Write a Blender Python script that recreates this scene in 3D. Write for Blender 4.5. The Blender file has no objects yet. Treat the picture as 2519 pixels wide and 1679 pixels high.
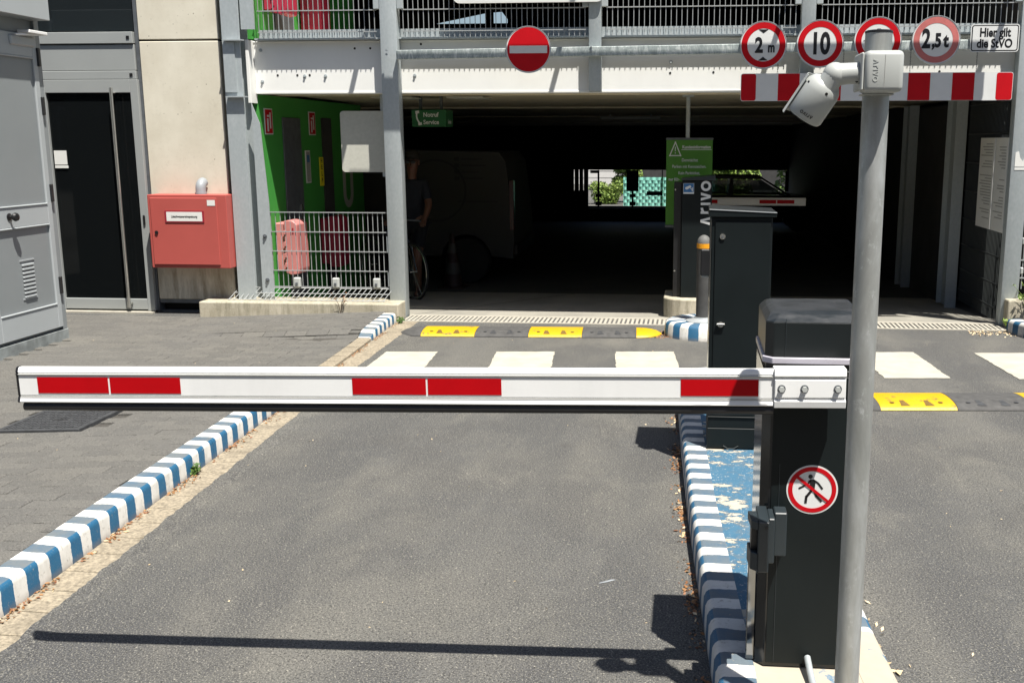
import bpy, bmesh, math, random
from mathutils import Vector, Matrix, Quaternion
random.seed(7)
R = math.radians
sc = bpy.context.scene
COL = sc.collection

# ------------------------------------------------------------------ camera, sky, sun, exposure
cam = bpy.data.cameras.new('camera'); cam_o = bpy.data.objects.new('camera', cam); COL.objects.link(cam_o)
cam_o.location = (0, 0, 1.73)
cam_o.rotation_euler = (R(90 - 10.935), 0, R(5.2))
cam.sensor_width = 36; cam.lens = 36.35; cam.shift_x = -0.0808; cam.clip_start = 0.05; cam.clip_end = 2000
sc.camera = cam_o
SUN = Vector((0.285, -0.345, 1.0)).normalized()
w = bpy.data.worlds.new('World'); sc.world = w; w.use_nodes = True
nt = w.node_tree
sky = nt.nodes.new('ShaderNodeTexSky'); sky.sky_type = 'NISHITA'; sky.sun_disc = False
sky.sun_elevation = math.asin(SUN.z); sky.sun_rotation = math.atan2(SUN.x, SUN.y)
sky.air_density = 1.0; sky.dust_density = 1.5; sky.ozone_density = 1.0
bg = nt.nodes['Background']; bg.inputs['Strength'].default_value = 0.052
nt.links.new(sky.outputs[0], bg.inputs['Color'])
sl = bpy.data.lights.new('sun', 'SUN'); sl.energy = 5.0; sl.angle = R(0.53); sl.color = (1.0, 0.955, 0.88)
so = bpy.data.objects.new('sun', sl); COL.objects.link(so); so.rotation_euler = SUN.to_track_quat('Z', 'Y').to_euler(); so.location = (5, -5, 20)
sc.view_settings.view_transform = 'Standard'; sc.view_settings.look = 'None'
sc.view_settings.exposure = 1.05; sc.view_settings.gamma = 1.0
sc.view_settings.use_curve_mapping = False

# ------------------------------------------------------------------ materials
MATS = {}
def srgb(*c):
    r = []
    for x in c:
        x = x / 255
        r.append(x / 12.92 if x <= .04045 else ((x + .055) / 1.055) ** 2.4)
    return tuple(r)
class NT:
    def __init__(s, name):
        s.m = bpy.data.materials.new(name); s.m.use_nodes = True; s.t = s.m.node_tree
        s.b = s.t.nodes['Principled BSDF']
    def n(s, typ, **kw):
        x = s.t.nodes.new(typ)
        for k, v in kw.items(): setattr(x, k, v)
        return x
    def l(s, a, b): s.t.links.new(a, b)
    def pos(s, scale=(1, 1, 1), rot=(0, 0, 0)):
        g = s.n('ShaderNodeNewGeometry'); mp = s.n('ShaderNodeMapping')
        mp.inputs['Scale'].default_value = scale; mp.inputs['Rotation'].default_value = rot
        s.l(g.outputs['Position'], mp.inputs['Vector']); return mp.outputs[0]
    def noise(s, scale, detail=4, rough=.55, vec=None, dist=0):
        x = s.n('ShaderNodeTexNoise'); x.inputs['Scale'].default_value = scale; x.inputs['Detail'].default_value = detail
        x.inputs['Roughness'].default_value = rough; x.inputs['Distortion'].default_value = dist
        s.l(vec if vec is not None else s.pos(), x.inputs['Vector']); return x.outputs[0]
    def ramp(s, f, stops, interp='LINEAR'):
        x = s.n('ShaderNodeValToRGB'); x.color_ramp.interpolation = interp
        e = x.color_ramp.elements
        while len(e) < len(stops): e.new(.5)
        for i, (p, c) in enumerate(stops):
            e[i].position = p; e[i].color = (*c, 1) if len(c) == 3 else c
        s.l(f, x.inputs[0]); return x.outputs[0]
    def mix(s, f, a, b, mode='MIX'):
        x = s.n('ShaderNodeMix', data_type='RGBA', blend_type=mode)
        for inp, v in ((x.inputs[0], f), (x.inputs[6], a), (x.inputs[7], b)):
            if isinstance(v, (int, float)): inp.default_value = v
            elif isinstance(v, tuple): inp.default_value = (*v, 1) if len(v) == 3 else v
            else: s.l(v, inp)
        return x.outputs[2]
    def math(s, op, a, b=0.0, c=0.0):
        x = s.n('ShaderNodeMath', operation=op)
        for i, v in enumerate((a, b, c)):
            if isinstance(v, (int, float)): x.inputs[i].default_value = v
            else: s.l(v, x.inputs[i])
        return x.outputs[0]
    def col(s, v):
        if isinstance(v, tuple): s.b.inputs['Base Color'].default_value = (*v, 1)
        else: s.l(v, s.b.inputs['Base Color'])
    def bump(s, h, strength=.3, dist=.002):
        x = s.n('ShaderNodeBump'); x.inputs['Strength'].default_value = strength; x.inputs['Distance'].default_value = dist
        s.l(h, x.inputs['Height']); s.l(x.outputs[0], s.b.inputs['Normal'])
    def set(s, **kw):
        for k, v in kw.items():
            i = s.b.inputs[k.replace('_', ' ')]
            if isinstance(v, (int, float, tuple)): i.default_value = v
            else: s.l(v, i)
        return s
W1 = (1, 1, 1); K0 = (0, 0, 0)
def plain(name, c, rough=.5, metal=0.0, var=.12, scale=12, bump=0.0, bscale=200, dirt=0.0, spec=.5):
    t = NT(name)
    a = tuple(x * (1 - var) for x in c); b = tuple(min(.95, x * (1 + var)) for x in c)
    n1 = t.noise(scale, 5)
    cc = t.ramp(n1, [(.3, a), (.7, b)])
    if dirt:
        d = t.noise(3.1, 6, .7, t.pos((1.5, 1.5, .35)))
        cc = t.mix(t.ramp(d, [(.48, K0), (.72, (dirt,) * 3)]), cc, tuple(x * .45 for x in c))
    t.col(cc); t.set(Roughness=rough, Metallic=metal, Specular_IOR_Level=spec)
    if bump: t.bump(t.noise(bscale, 3), bump, .002)
    MATS[name] = t.m; return t.m

def make_materials():
    # asphalt
    t = NT('asphalt')
    big = t.noise(.75, 4, .6); mid = t.noise(5, 5, .65); g = t.noise(95, 3, .75); g2 = t.noise(150, 2, .7, t.pos((1, 1, 1), (0, 0, 1.1)))
    base = t.ramp(big, [(.32, (.058, .060, .063)), (.44, (.082, .0825, .082)), (.55, (.108, .105, .096)), (.68, (.138, .132, .117))])
    base = t.mix(t.ramp(mid, [(.35, K0), (.7, (.5,) * 3)]), base, (.078, .077, .073))
    lane = t.noise(1.3, 3, .55, t.pos((1.0, .16, 1)))
    base = t.mix(t.ramp(lane, [(.38, (.8,) * 3), (.50, K0)]), base, (.056, .058, .061))
    blotch = t.noise(2.3, 5, .7, t.pos((1, .6, 1), (0, 0, .4)), .6)
    base = t.mix(t.ramp(blotch, [(.42, (.6,) * 3), (.52, K0)]), base, (.060, .060, .061))
    base = t.mix(t.ramp(blotch, [(.55, K0), (.68, (.5,) * 3)]), base, (.135, .130, .115))
    base = t.mix(t.ramp(lane, [(.54, K0), (.68, (.6,) * 3)]), base, (.130, .126, .114))
    base = t.mix(t.ramp(g, [(.38, (.9,) * 3), (.52, K0)]), base, (.030, .030, .028))
    base = t.mix(t.ramp(g2, [(.52, K0), (.66, (.85,) * 3)]), base, (.215, .205, .175))
    vo = t.n('ShaderNodeTexVoronoi'); vo.inputs['Scale'].default_value = 70; t.l(t.pos(), vo.inputs['Vector'])
    sp = t.math('MULTIPLY', t.ramp(vo.outputs['Distance'], [(.12, W1), (.25, K0)]), t.ramp(t.noise(31, 2), [(.52, K0), (.62, W1)]))
    base = t.mix(sp, base, (.30, .285, .24))
    vd = t.n('ShaderNodeTexVoronoi'); vd.inputs['Scale'].default_value = 2.3; t.l(t.pos((1, .7, 1)), vd.inputs['Vector'])
    drip = t.math('MULTIPLY', t.ramp(t.math('ADD', vd.outputs['Distance'], t.math('MULTIPLY', t.noise(14, 4), .14)), [(.10, W1), (.20, K0)]), t.ramp(t.noise(.9, 2), [(.5, K0), (.6, (.5,) * 3)]))
    base = t.mix(drip, base, (.040, .038, .035))
    t.col(base); t.set(Roughness=.85, Specular_IOR_Level=.3)
    h = t.math('ADD', g, t.math('MULTIPLY', g2, .8)); t.bump(h, .8, .006)
    MATS['asphalt'] = t.m
    # paver (island random or object random)
    for nm, src in (('paver', 'obj'), ('paver_far', 'isl')):
        t = NT(nm)
        if src == 'obj': rnd = t.n('ShaderNodeObjectInfo').outputs['Random']
        else: rnd = t.n('ShaderNodeNewGeometry').outputs['Random Per Island']
        c = t.ramp(rnd, [(0, (.095, .092, .084)), (.5, (.108, .104, .094)), (1, (.124, .119, .106))])
        c = t.mix(t.ramp(t.noise(1.2, 5, .65), [(.35, K0), (.7, (.5,) * 3)]), c, (.095, .094, .091))
        g = t.noise(130, 3, .7)
        c = t.mix(t.ramp(g, [(.36, (.75,) * 3), (.5, K0)]), c, (.04, .038, .035))
        c = t.mix(t.ramp(t.noise(170, 2), [(.56, K0), (.7, (.6,) * 3)]), c, (.23, .22, .195))
        t.col(c); t.set(Roughness=.88, Specular_IOR_Level=.3); t.bump(g, .4, .003); MATS[nm] = t.m
    plain('joint_sand', (.05, .046, .04), .95, var=.3, scale=60, bump=.3)
    # striped kerb paint (period .158 along Y)
    for nm, off, period, worn in (('kerb_paint', .005, .158, .95), ('island_paint', .047, .158, .8), ('nose_paint', .0, .18, .3)):
        t = NT(nm)
        g = t.n('ShaderNodeNewGeometry'); sx = t.n('ShaderNodeSeparateXYZ'); t.l(g.outputs['Position'], sx.inputs[0])
        jit = t.math('ADD', t.math('MULTIPLY', t.math('SUBTRACT', t.noise(24, 4, .7), .5), .016), t.math('MULTIPLY', t.math('SUBTRACT', t.noise(4.5, 1, .5), .5), .030))
        if nm == 'nose_paint':
            ang = t.math('ARCTAN2', t.math('SUBTRACT', sx.outputs[1], 9.42), t.math('SUBTRACT', sx.outputs[0], .16))
            co = t.math('MULTIPLY', ang, .42)
        else: co = t.math('ADD', sx.outputs[1], t.math('MULTIPLY', sx.outputs[0], .05))
        fr = t.math('FRACT', t.math('DIVIDE', t.math('ADD', t.math('ADD', co, off), jit), period))
        stripe = t.math('LESS_THAN', fr, .5)
        sn = t.n('ShaderNodeSeparateXYZ'); t.l(g.outputs['True Normal'], sn.inputs[0])
        top = t.math('GREATER_THAN', sn.outputs[2], .8)
        fine = t.noise(140, 3, .7); blot = t.noise(9, 5, .7)
        white = t.mix(t.ramp(blot, [(.5, K0), (.75, (.55,) * 3)]), (.57, .56, .525), (.37, .35, .305))
        white = t.mix(t.ramp(t.noise(34, 5, .75), [(.57, K0), (.66, (.75,) * 3)]), white, (.29, .27, .235))
        white = t.mix(t.ramp(t.noise(6, 5, .7, t.pos((1, 1, .3))), [(.5, K0), (.7, (.5,) * 3)]), white, (.36, .345, .31))
        blue = t.mix(blot, (.006, .068, .150), (.014, .105, .20))
        blue = t.mix(t.ramp(fine, [(.56, K0), (.66, (.4,) * 3)]), blue, (.13, .18, .21))
        wear = t.math('MULTIPLY', top, t.ramp(t.noise(6, 5, .7), [(.25, (worn * .25,) * 3), (.58, (worn,) * 3)]))
        blue = t.mix(wear, blue, (.125, .140, .145))
        edgew = t.ramp(t.noise(27, 6, .8), [(.62, K0), (.67, W1)])
        c = t.mix(stripe, blue, white)
        c = t.mix(edgew, c, (.22, .205, .18))
        # dirt splash low on the front
        low = t.math('MULTIPLY', t.math('SUBTRACT', 1, t.math('MULTIPLY', sx.outputs[2], 28)), t.noise(14, 4, .6))
        lowc = t.n('ShaderNodeClamp'); t.l(low, lowc.inputs[0])
        c = t.mix(lowc.outputs[0], c, (.17, .135, .10))
        t.col(c); t.set(Roughness=.62); t.bump(t.math('ADD', fine, blot), .3, .003); MATS[nm] = t.m
    # worn blue island surface
    t = NT('worn_blue')
    n1 = t.noise(7.5, 7, .72, t.pos((1, 1.5, 1))); n2 = t.noise(3, 3)
    f = t.math('ADD', n1, t.math('MULTIPLY', t.math('SUBTRACT', n2, .5), .5))
    blue = t.mix(t.noise(16, 5, .7), (.022, .085, .150), (.050, .135, .205))
    blue = t.mix(t.ramp(t.noise(12, 5, .75), [(.50, K0), (.60, (.6,) * 3)]), blue, (.085, .115, .135))
    cream = t.mix(t.noise(25, 4), (.33, .29, .22), (.45, .41, .33))
    c = t.mix(t.ramp(f, [(.585, K0), (.60, W1)]), blue, cream)
    c = t.mix(t.ramp(f, [(.56, K0), (.575, (.7,) * 3), (.588, (.7,) * 3), (.597, K0)]), c, (.07, .075, .075))
    c = t.mix(t.ramp(t.noise(60, 4, .8), [(.6, K0), (.64, (.8,) * 3)]), c, (.48, .46, .41))
    t.col(c); t.set(Roughness=.75); t.bump(n1, .5, .006); MATS['worn_blue'] = t.m
    t = NT('worn_cream')
    n1 = t.noise(7.5, 7, .72)
    cream = t.mix(t.noise(6, 5, .7), (.31, .27, .20), (.42, .38, .31))
    c = t.mix(t.ramp(n1, [(.58, K0), (.64, W1)]), cream, (.08, .16, .24))
    t.col(c); t.set(Roughness=.8); t.bump(n1, .4, .004); MATS['worn_cream'] = t.m
    plain('gutter_stone', (.235, .20, .145), .9, var=.45, scale=70, bump=.6, bscale=120, dirt=.55)
    # fair-faced cream concrete
    t = NT('concrete_cream')
    c = t.ramp(t.noise(2.6, 6, .6), [(.3, (.50, .465, .375)), (.7, (.60, .57, .475))])
    c = t.mix(t.ramp(t.noise(24, 5, .8), [(.56, K0), (.70, (.30,) * 3)]), c, (.36, .33, .26))
    vo = t.n('ShaderNodeTexVoronoi'); vo.inputs['Scale'].default_value = 16; t.l(t.pos(), vo.inputs['Vector'])
    pore = t.math('MULTIPLY', t.ramp(vo.outputs['Distance'], [(.06, W1), (.13, K0)]), t.ramp(t.noise(5, 3), [(.5, K0), (.58, W1)]))
    c = t.mix(pore, c, (.22, .20, .16))
    st = t.noise(5, 6, .75, t.pos((2.2, 2.2, .35)))
    g = t.n('ShaderNodeNewGeometry'); sx = t.n('ShaderNodeSeparateXYZ'); t.l(g.outputs['Position'], sx.inputs[0])
    lowm = t.ramp(sx.outputs[2], [(.0, W1), (.5, (.8,) * 3), (.75, (.05,) * 3)])
    c = t.mix(t.math('MULTIPLY', t.ramp(st, [(.42, K0), (.68, W1)]), lowm), c, (.26, .225, .165))
    t.col(c); t.set(Roughness=.85, Specular_IOR_Level=.3); t.bump(t.noise(90, 4, .7), .2, .003); MATS['concrete_cream'] = t.m
    t = NT('concrete_old')
    c = t.ramp(t.noise(4, 6, .65), [(.3, (.30, .27, .20)), (.7, (.47, .43, .34))])
    st = t.noise(9, 5, .7, t.pos((2.5, 2.5, .3)))
    c = t.mix(t.ramp(st, [(.45, K0), (.65, (.75,) * 3)]), c, (.20, .185, .13))
    c = t.mix(t.ramp(t.noise(80, 3, .7), [(.58, K0), (.7, (.5,) * 3)]), c, (.6, .57, .5))
    t.col(c); t.set(Roughness=.9); t.bump(t.noise(60, 5, .7), .5, .005); MATS['concrete_old'] = t.m
    t = NT('floor_concrete')
    c = t.ramp(t.noise(1.6, 6, .65), [(.3, (.21, .20, .17)), (.7, (.28, .265, .225))])
    g = t.n('ShaderNodeNewGeometry'); sx = t.n('ShaderNodeSeparateXYZ'); t.l(g.outputs['Position'], sx.inputs[0])
    c = t.mix(t.ramp(t.noise(2.2, 5, .7, t.pos((1, .25, 1))), [(.45, K0), (.7, (.5,) * 3)]), c, (.15, .145, .13))
    t.col(c); t.set(Roughness=.8); t.bump(t.noise(120, 3), .2, .002); MATS['floor_concrete'] = t.m
    plain('grate_edge', (.33, .31, .26), .8, var=.15, scale=9, bump=.2)
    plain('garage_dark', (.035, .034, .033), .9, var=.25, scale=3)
    plain('garage_cream', (.58, .52, .385), .75, var=.10, scale=2, dirt=.25)
    plain('beam_white', (.69, .695, .67), .55, var=.03, scale=3, dirt=.06)
    # galvanised steel
    t = NT('galvanised')
    vo = t.n('ShaderNodeTexVoronoi'); vo.inputs['Scale'].default_value = 45; t.l(t.pos((1, 1, .6)), vo.inputs['Vector'])
    c = t.mix(vo.outputs['Distance'], (.345, .385, .395), (.40, .435, .445))
    c = t.mix(t.ramp(t.noise(11, 5, .7, t.pos((1, 1, .5))), [(.58, K0), (.72, (.35,) * 3)]), c, (.52, .55, .56))
    c = t.mix(t.ramp(t.noise(4, 5, .7), [(.55, K0), (.78, (.3,) * 3)]), c, (.27, .29, .29))
    t.col(c); t.set(Roughness=.55, Metallic=.35); t.bump(t.noise(60, 3), .08, .002); MATS['galvanised'] = t.m
    t = NT('galvanised_bright')
    n = t.noise(7, 6, .75, t.pos((2.6, 2.6, 1.0), (0, .5, 0)), 1.5)
    c = t.ramp(n, [(.36, (.23, .27, .27)), (.5, (.34, .385, .375)), (.6, (.52, .56, .545))])
    t.col(c); t.set(Roughness=.5, Metallic=.3); t.bump(n, .15, .003); MATS['galvanised_bright'] = t.m
    t = NT('galvanised_pole')
    n = t.noise(11, 6, .65, t.pos((1.0, 1.0, .25)), .4)
    c = t.ramp(n, [(.32, (.26, .27, .255)), (.52, (.35, .36, .345)), (.70, (.50, .52, .52))])
    g = t.n('ShaderNodeNewGeometry'); sx = t.n('ShaderNodeSeparateXYZ'); t.l(g.outputs['Position'], sx.inputs[0])
    c = t.mix(t.ramp(t.noise(26, 6, .8, t.pos((1, 1, .55))), [(.57, K0), (.68, (.7,) * 3)]), c, (.58, .60, .60))
    t.col(c); t.set(Roughness=.46, Metallic=.55); t.bump(n, .12, .002); MATS['galvanised_pole'] = t.m
    plain('dark_steel', (.10, .11, .12), .55, .3, .2)
    plain('wire', (.36, .375, .375), .45, .35, .06)
    plain('wire_dark', (.035, .04, .04), .5, .3, .1)
    plain('anthracite', (.0062, .0092, .0098), .45, 0, .12, scale=5, dirt=.0, spec=.22)
    plain('anthracite_gloss', (.009, .010, .011), .16, 0, .1, scale=5)
    plain('anthracite_mid', (.018, .025, .029), .42, 0, .1, scale=6)
    # dusty top
    t = NT('hood_dusty')
    g = t.n('ShaderNodeNewGeometry'); sn = t.n('ShaderNodeSeparateXYZ'); t.l(g.outputs['True Normal'], sn.inputs[0])
    up = t.ramp(sn.outputs[2], [(.35, K0), (.7, W1)])
    d = t.math('MULTIPLY', up, t.ramp(t.noise(9, 6, .75, t.pos((1, 2, 1))), [(.42, (.12,) * 3), (.72, W1)]))
    t.col(t.mix(d, (.006, .009, .010), (.030, .032, .035))); t.set(Roughness=t.math('ADD', .34, t.math('MULTIPLY', d, .3))); MATS['hood_dusty'] = t.m
    plain('black_rubber', (.012, .012, .013), .42, 0, .2)
    plain('black_plastic', (.01, .01, .011), .4, 0, .2)
    plain('white_paint', (.67, .675, .665), .4, 0, .03, scale=4, dirt=.16)
    plain('white_plastic', (.36, .375, .36), .38, 0, .03, scale=8)
    plain('light_strip', (.44, .42, .47), .25, 0, .03)
    plain('sign_white', (.60, .61, .60), .35, 0, .03, scale=10)
    plain('sign_black', (.008, .008, .009), .4, 0, .05)
    plain('sign_red', (.42, .002, .007), .5, 0, .06, scale=10, spec=.2)
    plain('sign_red_faded', (.44, .13, .12), .45, 0, .12, scale=14)
    plain('reflector_red', (.37, .001, .004), .45, 0, .04, spec=.15)
    plain('sign_back', (.50, .53, .54), .4, .5, .06)
    plain('board_grey', (.42, .42, .37), .6, 0, .06, scale=30)
    plain('road_white', (.37, .352, .292), .8, 0, .10, scale=7, dirt=.25, bump=.3, bscale=150)
    t = NT('bump_yellow')
    n = t.noise(11, 6, .75); c = t.mix(t.noise(4, 3), (.44, .26, .002), (.52, .34, .004))
    c = t.mix(t.ramp(n, [(.60, K0), (.65, W1)]), c, (.075, .065, .05))
    c = t.mix(t.ramp(t.noise(5, 4, .7), [(.5, K0), (.8, (.35,) * 3)]), c, (.24, .18, .06))
    t.col(c); t.set(Roughness=.5); t.bump(t.noise(90, 2), .5, .004); MATS['bump_yellow'] = t.m
    plain('bump_black', (.058, .057, .055), .8, 0, .25, scale=20, bump=.4, bscale=90)
    plain('green_wall', (.042, .25, .038), .6, 0, .05, scale=2)
    plain('green_sign', (.01, .10, .03), .45, 0, .04)
    plain('banner_green', (.055, .19, .012), .5, 0, .04)
    plain('red_box', (.37, .072, .06), .5, 0, .05, scale=3)
    plain('red_box_dark', (.25, .012, .025), .5, 0, .06)
    plain('plastic_pink', (.46, .17, .16), .5, 0, .12, scale=5)
    plain('plastic_red', (.36, .02, .05), .5, 0, .1, scale=5)
    plain('yellow', (.5, .33, .01), .5, 0, .08)
    plain('sign_yellow', (.75, .66, .02), .4, 0, .05)
    plain('orange_band', (.62, .26, .006), .45, 0, .08)
    plain('bollard_grey', (.045, .045, .044), .7, 0, .2, scale=20, bump=.2)
    plain('cabin_grey', (.20, .218, .225), .45, 0, .04, scale=2)
    plain('cabin_light', (.33, .355, .365), .42, 0, .03, scale=2)
    plain('cabin_rust', (.20, .22, .22), .7, 0, .35, scale=9, dirt=.6)
    plain('door_grey', (.285, .30, .295), .45, .1, .04, scale=2)
    plain('steel_bright', (.62, .61, .57), .22, .9, .05)
    plain('dark_hole', (.004, .004, .004), .8, 0, 0)
    plain('blue_sticker', (.03, .13, .30), .4, 0, .04)
    plain('paper', (.62, .62, .59), .6, 0, .02)
    plain('print_grey', (.30, .30, .28), .7, 0, .05)
    plain('iron', (.055, .057, .06), .6, .3, .3, scale=30, bump=.5, bscale=150)
    plain('navy_cloth', (.003, .004, .007), .9, 0, .2, scale=20)
    plain('navy_cloth_light', (.010, .012, .019), .9, 0, .2, scale=20)
    plain('skin', (.12, .052, .031), .55, 0, .1, scale=30)
    plain('hair', (.012, .01, .008), .7, 0, .2)
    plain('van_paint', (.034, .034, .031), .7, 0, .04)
    plain('car_dark', (.012, .012, .014), .25, 0, .05)
    plain('tail_red', (.05, .004, .004), .2, 0, .05)
    plain('tyre', (.012, .012, .012), .8, 0, .2)
    plain('cone_red', (.018, .004, .003), .6, 0, .1)
    plain('turquoise', (.22, .55, .45), .5, 0, .12, scale=5)
    plain('clad_white', (.55, .54, .52), .6, 0, .05)
    plain('bark', (.09, .07, .05), .9, 0, .3, scale=20)
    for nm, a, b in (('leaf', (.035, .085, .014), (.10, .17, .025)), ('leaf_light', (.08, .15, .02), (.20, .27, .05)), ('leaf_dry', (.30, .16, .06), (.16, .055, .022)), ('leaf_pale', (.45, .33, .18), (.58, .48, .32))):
        t = NT(nm); rnd = t.n('ShaderNodeNewGeometry').outputs['Random Per Island']
        t.col(t.mix(rnd, a, b)); t.set(Roughness=.65)
        t.b.inputs['Subsurface Weight'].default_value = 0; MATS[nm] = t.m
    # glazing: dark reflective pane you can partly look through
    t = NT('glass_dark'); t.col((.01, .012, .013)); t.set(Roughness=.04)
    tr = t.n('ShaderNodeBsdfTransparent'); tr.inputs[0].default_value = (.30, .33, .33, 1)
    mx = t.n('ShaderNodeMixShader'); mx.inputs[0].default_value = .45
    out = t.t.nodes['Material Output']; t.l(tr.outputs[0], mx.inputs[1]); t.l(t.b.outputs[0], mx.inputs[2]); t.l(mx.outputs[0], out.inputs[0]); MATS['glass_dark'] = t.m
make_materials()
t = NT('glass_sky'); t.col((.012, .016, .018)); t.set(Roughness=.03, Specular_IOR_Level=.9); MATS['glass_sky'] = t.m
plain('steel_mirror', (.20, .205, .21), .08, 1.0, .02)
plain('vent_grey', (.24, .26, .275), .45, 0, .05)
plain('garage_brick', (.10, .07, .055), .85, 0, .2, scale=3)
plain('cone_band', (.05, .046, .043), .6, 0, .1)
plain('dome_grey', (.10, .10, .095), .7, 0, .15, scale=30)
plain('slot_ochre', (.13, .075, .012), .7, 0, .3, scale=40)
plain('floor_shaded', (.045, .044, .042), .8, 0, .3, scale=2)

# ------------------------------------------------------------------ mesh building
class B:
    def __init__(s): s.bm = bmesh.new()
    def box(s, x0, x1, y0, y1, z0, z1, bev=0.0, seg=1, M=None):
        m = Matrix.Translation(((x0 + x1) / 2, (y0 + y1) / 2, (z0 + z1) / 2)) @ Matrix.Diagonal((abs(x1 - x0), abs(y1 - y0), abs(z1 - z0), 1))
        if M is not None: m = M @ m
        if bev <= 0:
            bmesh.ops.create_cube(s.bm, size=1, matrix=m); return s
        t = bmesh.new(); bmesh.ops.create_cube(t, size=1, matrix=m)
        bmesh.ops.bevel(t, geom=list(t.edges), offset=bev, segments=seg, affect='EDGES', profile=.5)
        s.merge(t); return s
    def merge(s, t, M=None):
        me = bpy.data.meshes.new('tmp'); t.to_mesh(me); t.free()
        if M is not None: me.transform(M)
        s.bm.from_mesh(me); bpy.data.meshes.remove(me)
    def faces(s, vs, fs, M=None):
        vv = [s.bm.verts.new(M @ Vector(v) if M is not None else v) for v in vs]
        for f in fs:
            try: s.bm.faces.new([vv[i] for i in f])
            except ValueError: pass
        return s
    def poly(s, pts, ax, a0, a1, bev=0.0, M=None):
        def q(p, a):
            if ax == 'x': return (a, p[0], p[1])
            if ax == 'y': return (p[0], a, p[1])
            return (p[0], p[1], a)
        t = bmesh.new(); n = len(pts)
        v0 = [t.verts.new(q(p, a0)) for p in pts]; v1 = [t.verts.new(q(p, a1)) for p in pts]
        t.faces.new(v0); t.faces.new(v1[::-1])
        for i in range(n): t.faces.new([v0[i], v1[i], v1[(i + 1) % n], v0[(i + 1) % n]])
        bmesh.ops.recalc_face_normals(t, faces=t.faces)
        if bev: bmesh.ops.bevel(t, geom=list(t.edges), offset=bev, segments=1, affect='EDGES')
        s.merge(t, M); return s
    def tube(s, pts, r, seg=8, closed=False, caps=True):
        P = [Vector(p) for p in pts]; n = len(P); rr = r if isinstance(r, (list, tuple)) else [r] * n
        rings = []; up = None
        for i in range(n):
            if closed: d = (P[(i + 1) % n] - P[i - 1])
            else: d = P[min(i + 1, n - 1)] - P[max(i - 1, 0)]
            d.normalize()
            if up is None:
                up = Vector((0, 0, 1)) if abs(d.z) < .9 else Vector((1, 0, 0))
            a = d.cross(up)
            if a.length < 1e-6: a = d.orthogonal()
            a.normalize(); b = a.cross(d); up = b
            rings.append([s.bm.verts.new(P[i] + (a * math.cos(2 * math.pi * k / seg) + b * math.sin(2 * math.pi * k / seg)) * rr[i]) for k in range(seg)])
        m = n if closed else n - 1
        for i in range(m):
            A, C = rings[i], rings[(i + 1) % n]
            for k in range(seg): s.bm.faces.new([A[k], A[(k + 1) % seg], C[(k + 1) % seg], C[k]])
        if caps and not closed:
            s.bm.faces.new(rings[0][::-1]); s.bm.faces.new(rings[-1])
        return s
    def cyl(s, p0, p1, r, r1=None, seg=16): return s.tube([p0, p1], [r, r if r1 is None else r1], seg)
    def lathe(s, prof, c=(0, 0, 0), seg=24, M=None):
        rings = []
        for (r, z) in prof:
            ring = []
            for k in range(seg):
                v = Vector((r * math.cos(2 * math.pi * k / seg), r * math.sin(2 * math.pi * k / seg), z))
                if M is not None: v = M @ v
                ring.append(s.bm.verts.new(v + Vector(c)))
            rings.append(ring)
        for i in range(len(rings) - 1):
            for k in range(seg): s.bm.faces.new([rings[i][k], rings[i][(k + 1) % seg], rings[i + 1][(k + 1) % seg], rings[i + 1][k]])
        s.bm.faces.new(rings[0][::-1]); s.bm.faces.new(rings[-1]); return s
    def discy(s, cx, cz, r, y0, y1, seg=48, sx=1.0):
        return s.poly([(cx + sx * r * math.cos(2 * math.pi * k / seg), cz + r * math.sin(2 * math.pi * k / seg)) for k in range(seg)], 'y', y0, y1)
    def ringy(s, cx, cz, r0, r1, y0, y1, seg=48, a0=0.0, a1=2 * math.pi):
        full = abs(a1 - a0 - 2 * math.pi) < 1e-6; n = seg if full else seg + 1
        V = []
        for k in range(n):
            a = a0 + (a1 - a0) * k / seg; c, d = math.cos(a), math.sin(a)
            for r in (r0, r1):
                for y in (y0, y1): V.append((cx + r * c, y, cz + r * d))
        fs = []
        for k in range(seg):
            i = 4 * k; j = 4 * ((k + 1) % n)
            fs += [(i, j, j + 2, i + 2), (i + 1, i + 3, j + 3, j + 1), (i, i + 1, j + 1, j), (i + 2, j + 2, j + 3, i + 3)]
        if not full: fs += [(0, 2, 3, 1), (4 * seg, 4 * seg + 1, 4 * seg + 3, 4 * seg + 2)]
        return s.faces(V, fs)
    def stroke(s, p, q, wd, y0, y1):      # bar in an XZ plane
        a = Vector((q[0] - p[0], q[1] - p[1])); a.normalize(); nx, nz = -a.y * wd / 2, a.x * wd / 2
        return s.poly([(p[0] + nx, p[1] + nz), (q[0] + nx, q[1] + nz), (q[0] - nx, q[1] - nz), (p[0] - nx, p[1] - nz)], 'y', y0, y1)

def obj(name, b, mat, parent=None, smooth=False, M=None):
    bm = b.bm if isinstance(b, B) else b
    bmesh.ops.recalc_face_normals(bm, faces=bm.faces)
    me = bpy.data.meshes.new(name); bm.to_mesh(me); bm.free()
    if M is not None: me.transform(M)
    return link(name, me, mat, parent, smooth)
def link(name, me, mat, parent=None, smooth=False):
    co = [v.co for v in me.vertices]
    c = Vector([(min(v[i] for v in co) + max(v[i] for v in co)) / 2 for i in range(3)])
    c.z = min(v.z for v in co)
    me.transform(Matrix.Translation(-c))
    if smooth:
        me.shade_smooth(); me.set_sharp_from_angle(angle=R(38))
    me.materials.append(MATS[mat]); me.name = name
    o = bpy.data.objects.new(name, me); COL.objects.link(o)
    setp(o, c, parent); return o
def wloc(o):
    v = Vector(o.location); p = o.parent
    while p: v = v + Vector(p.location); p = p.parent
    return v
def setp(o, c, parent):
    if parent is not None: o.parent = parent; o.location = Vector(c) - wloc(parent)
    else: o.location = c
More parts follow.
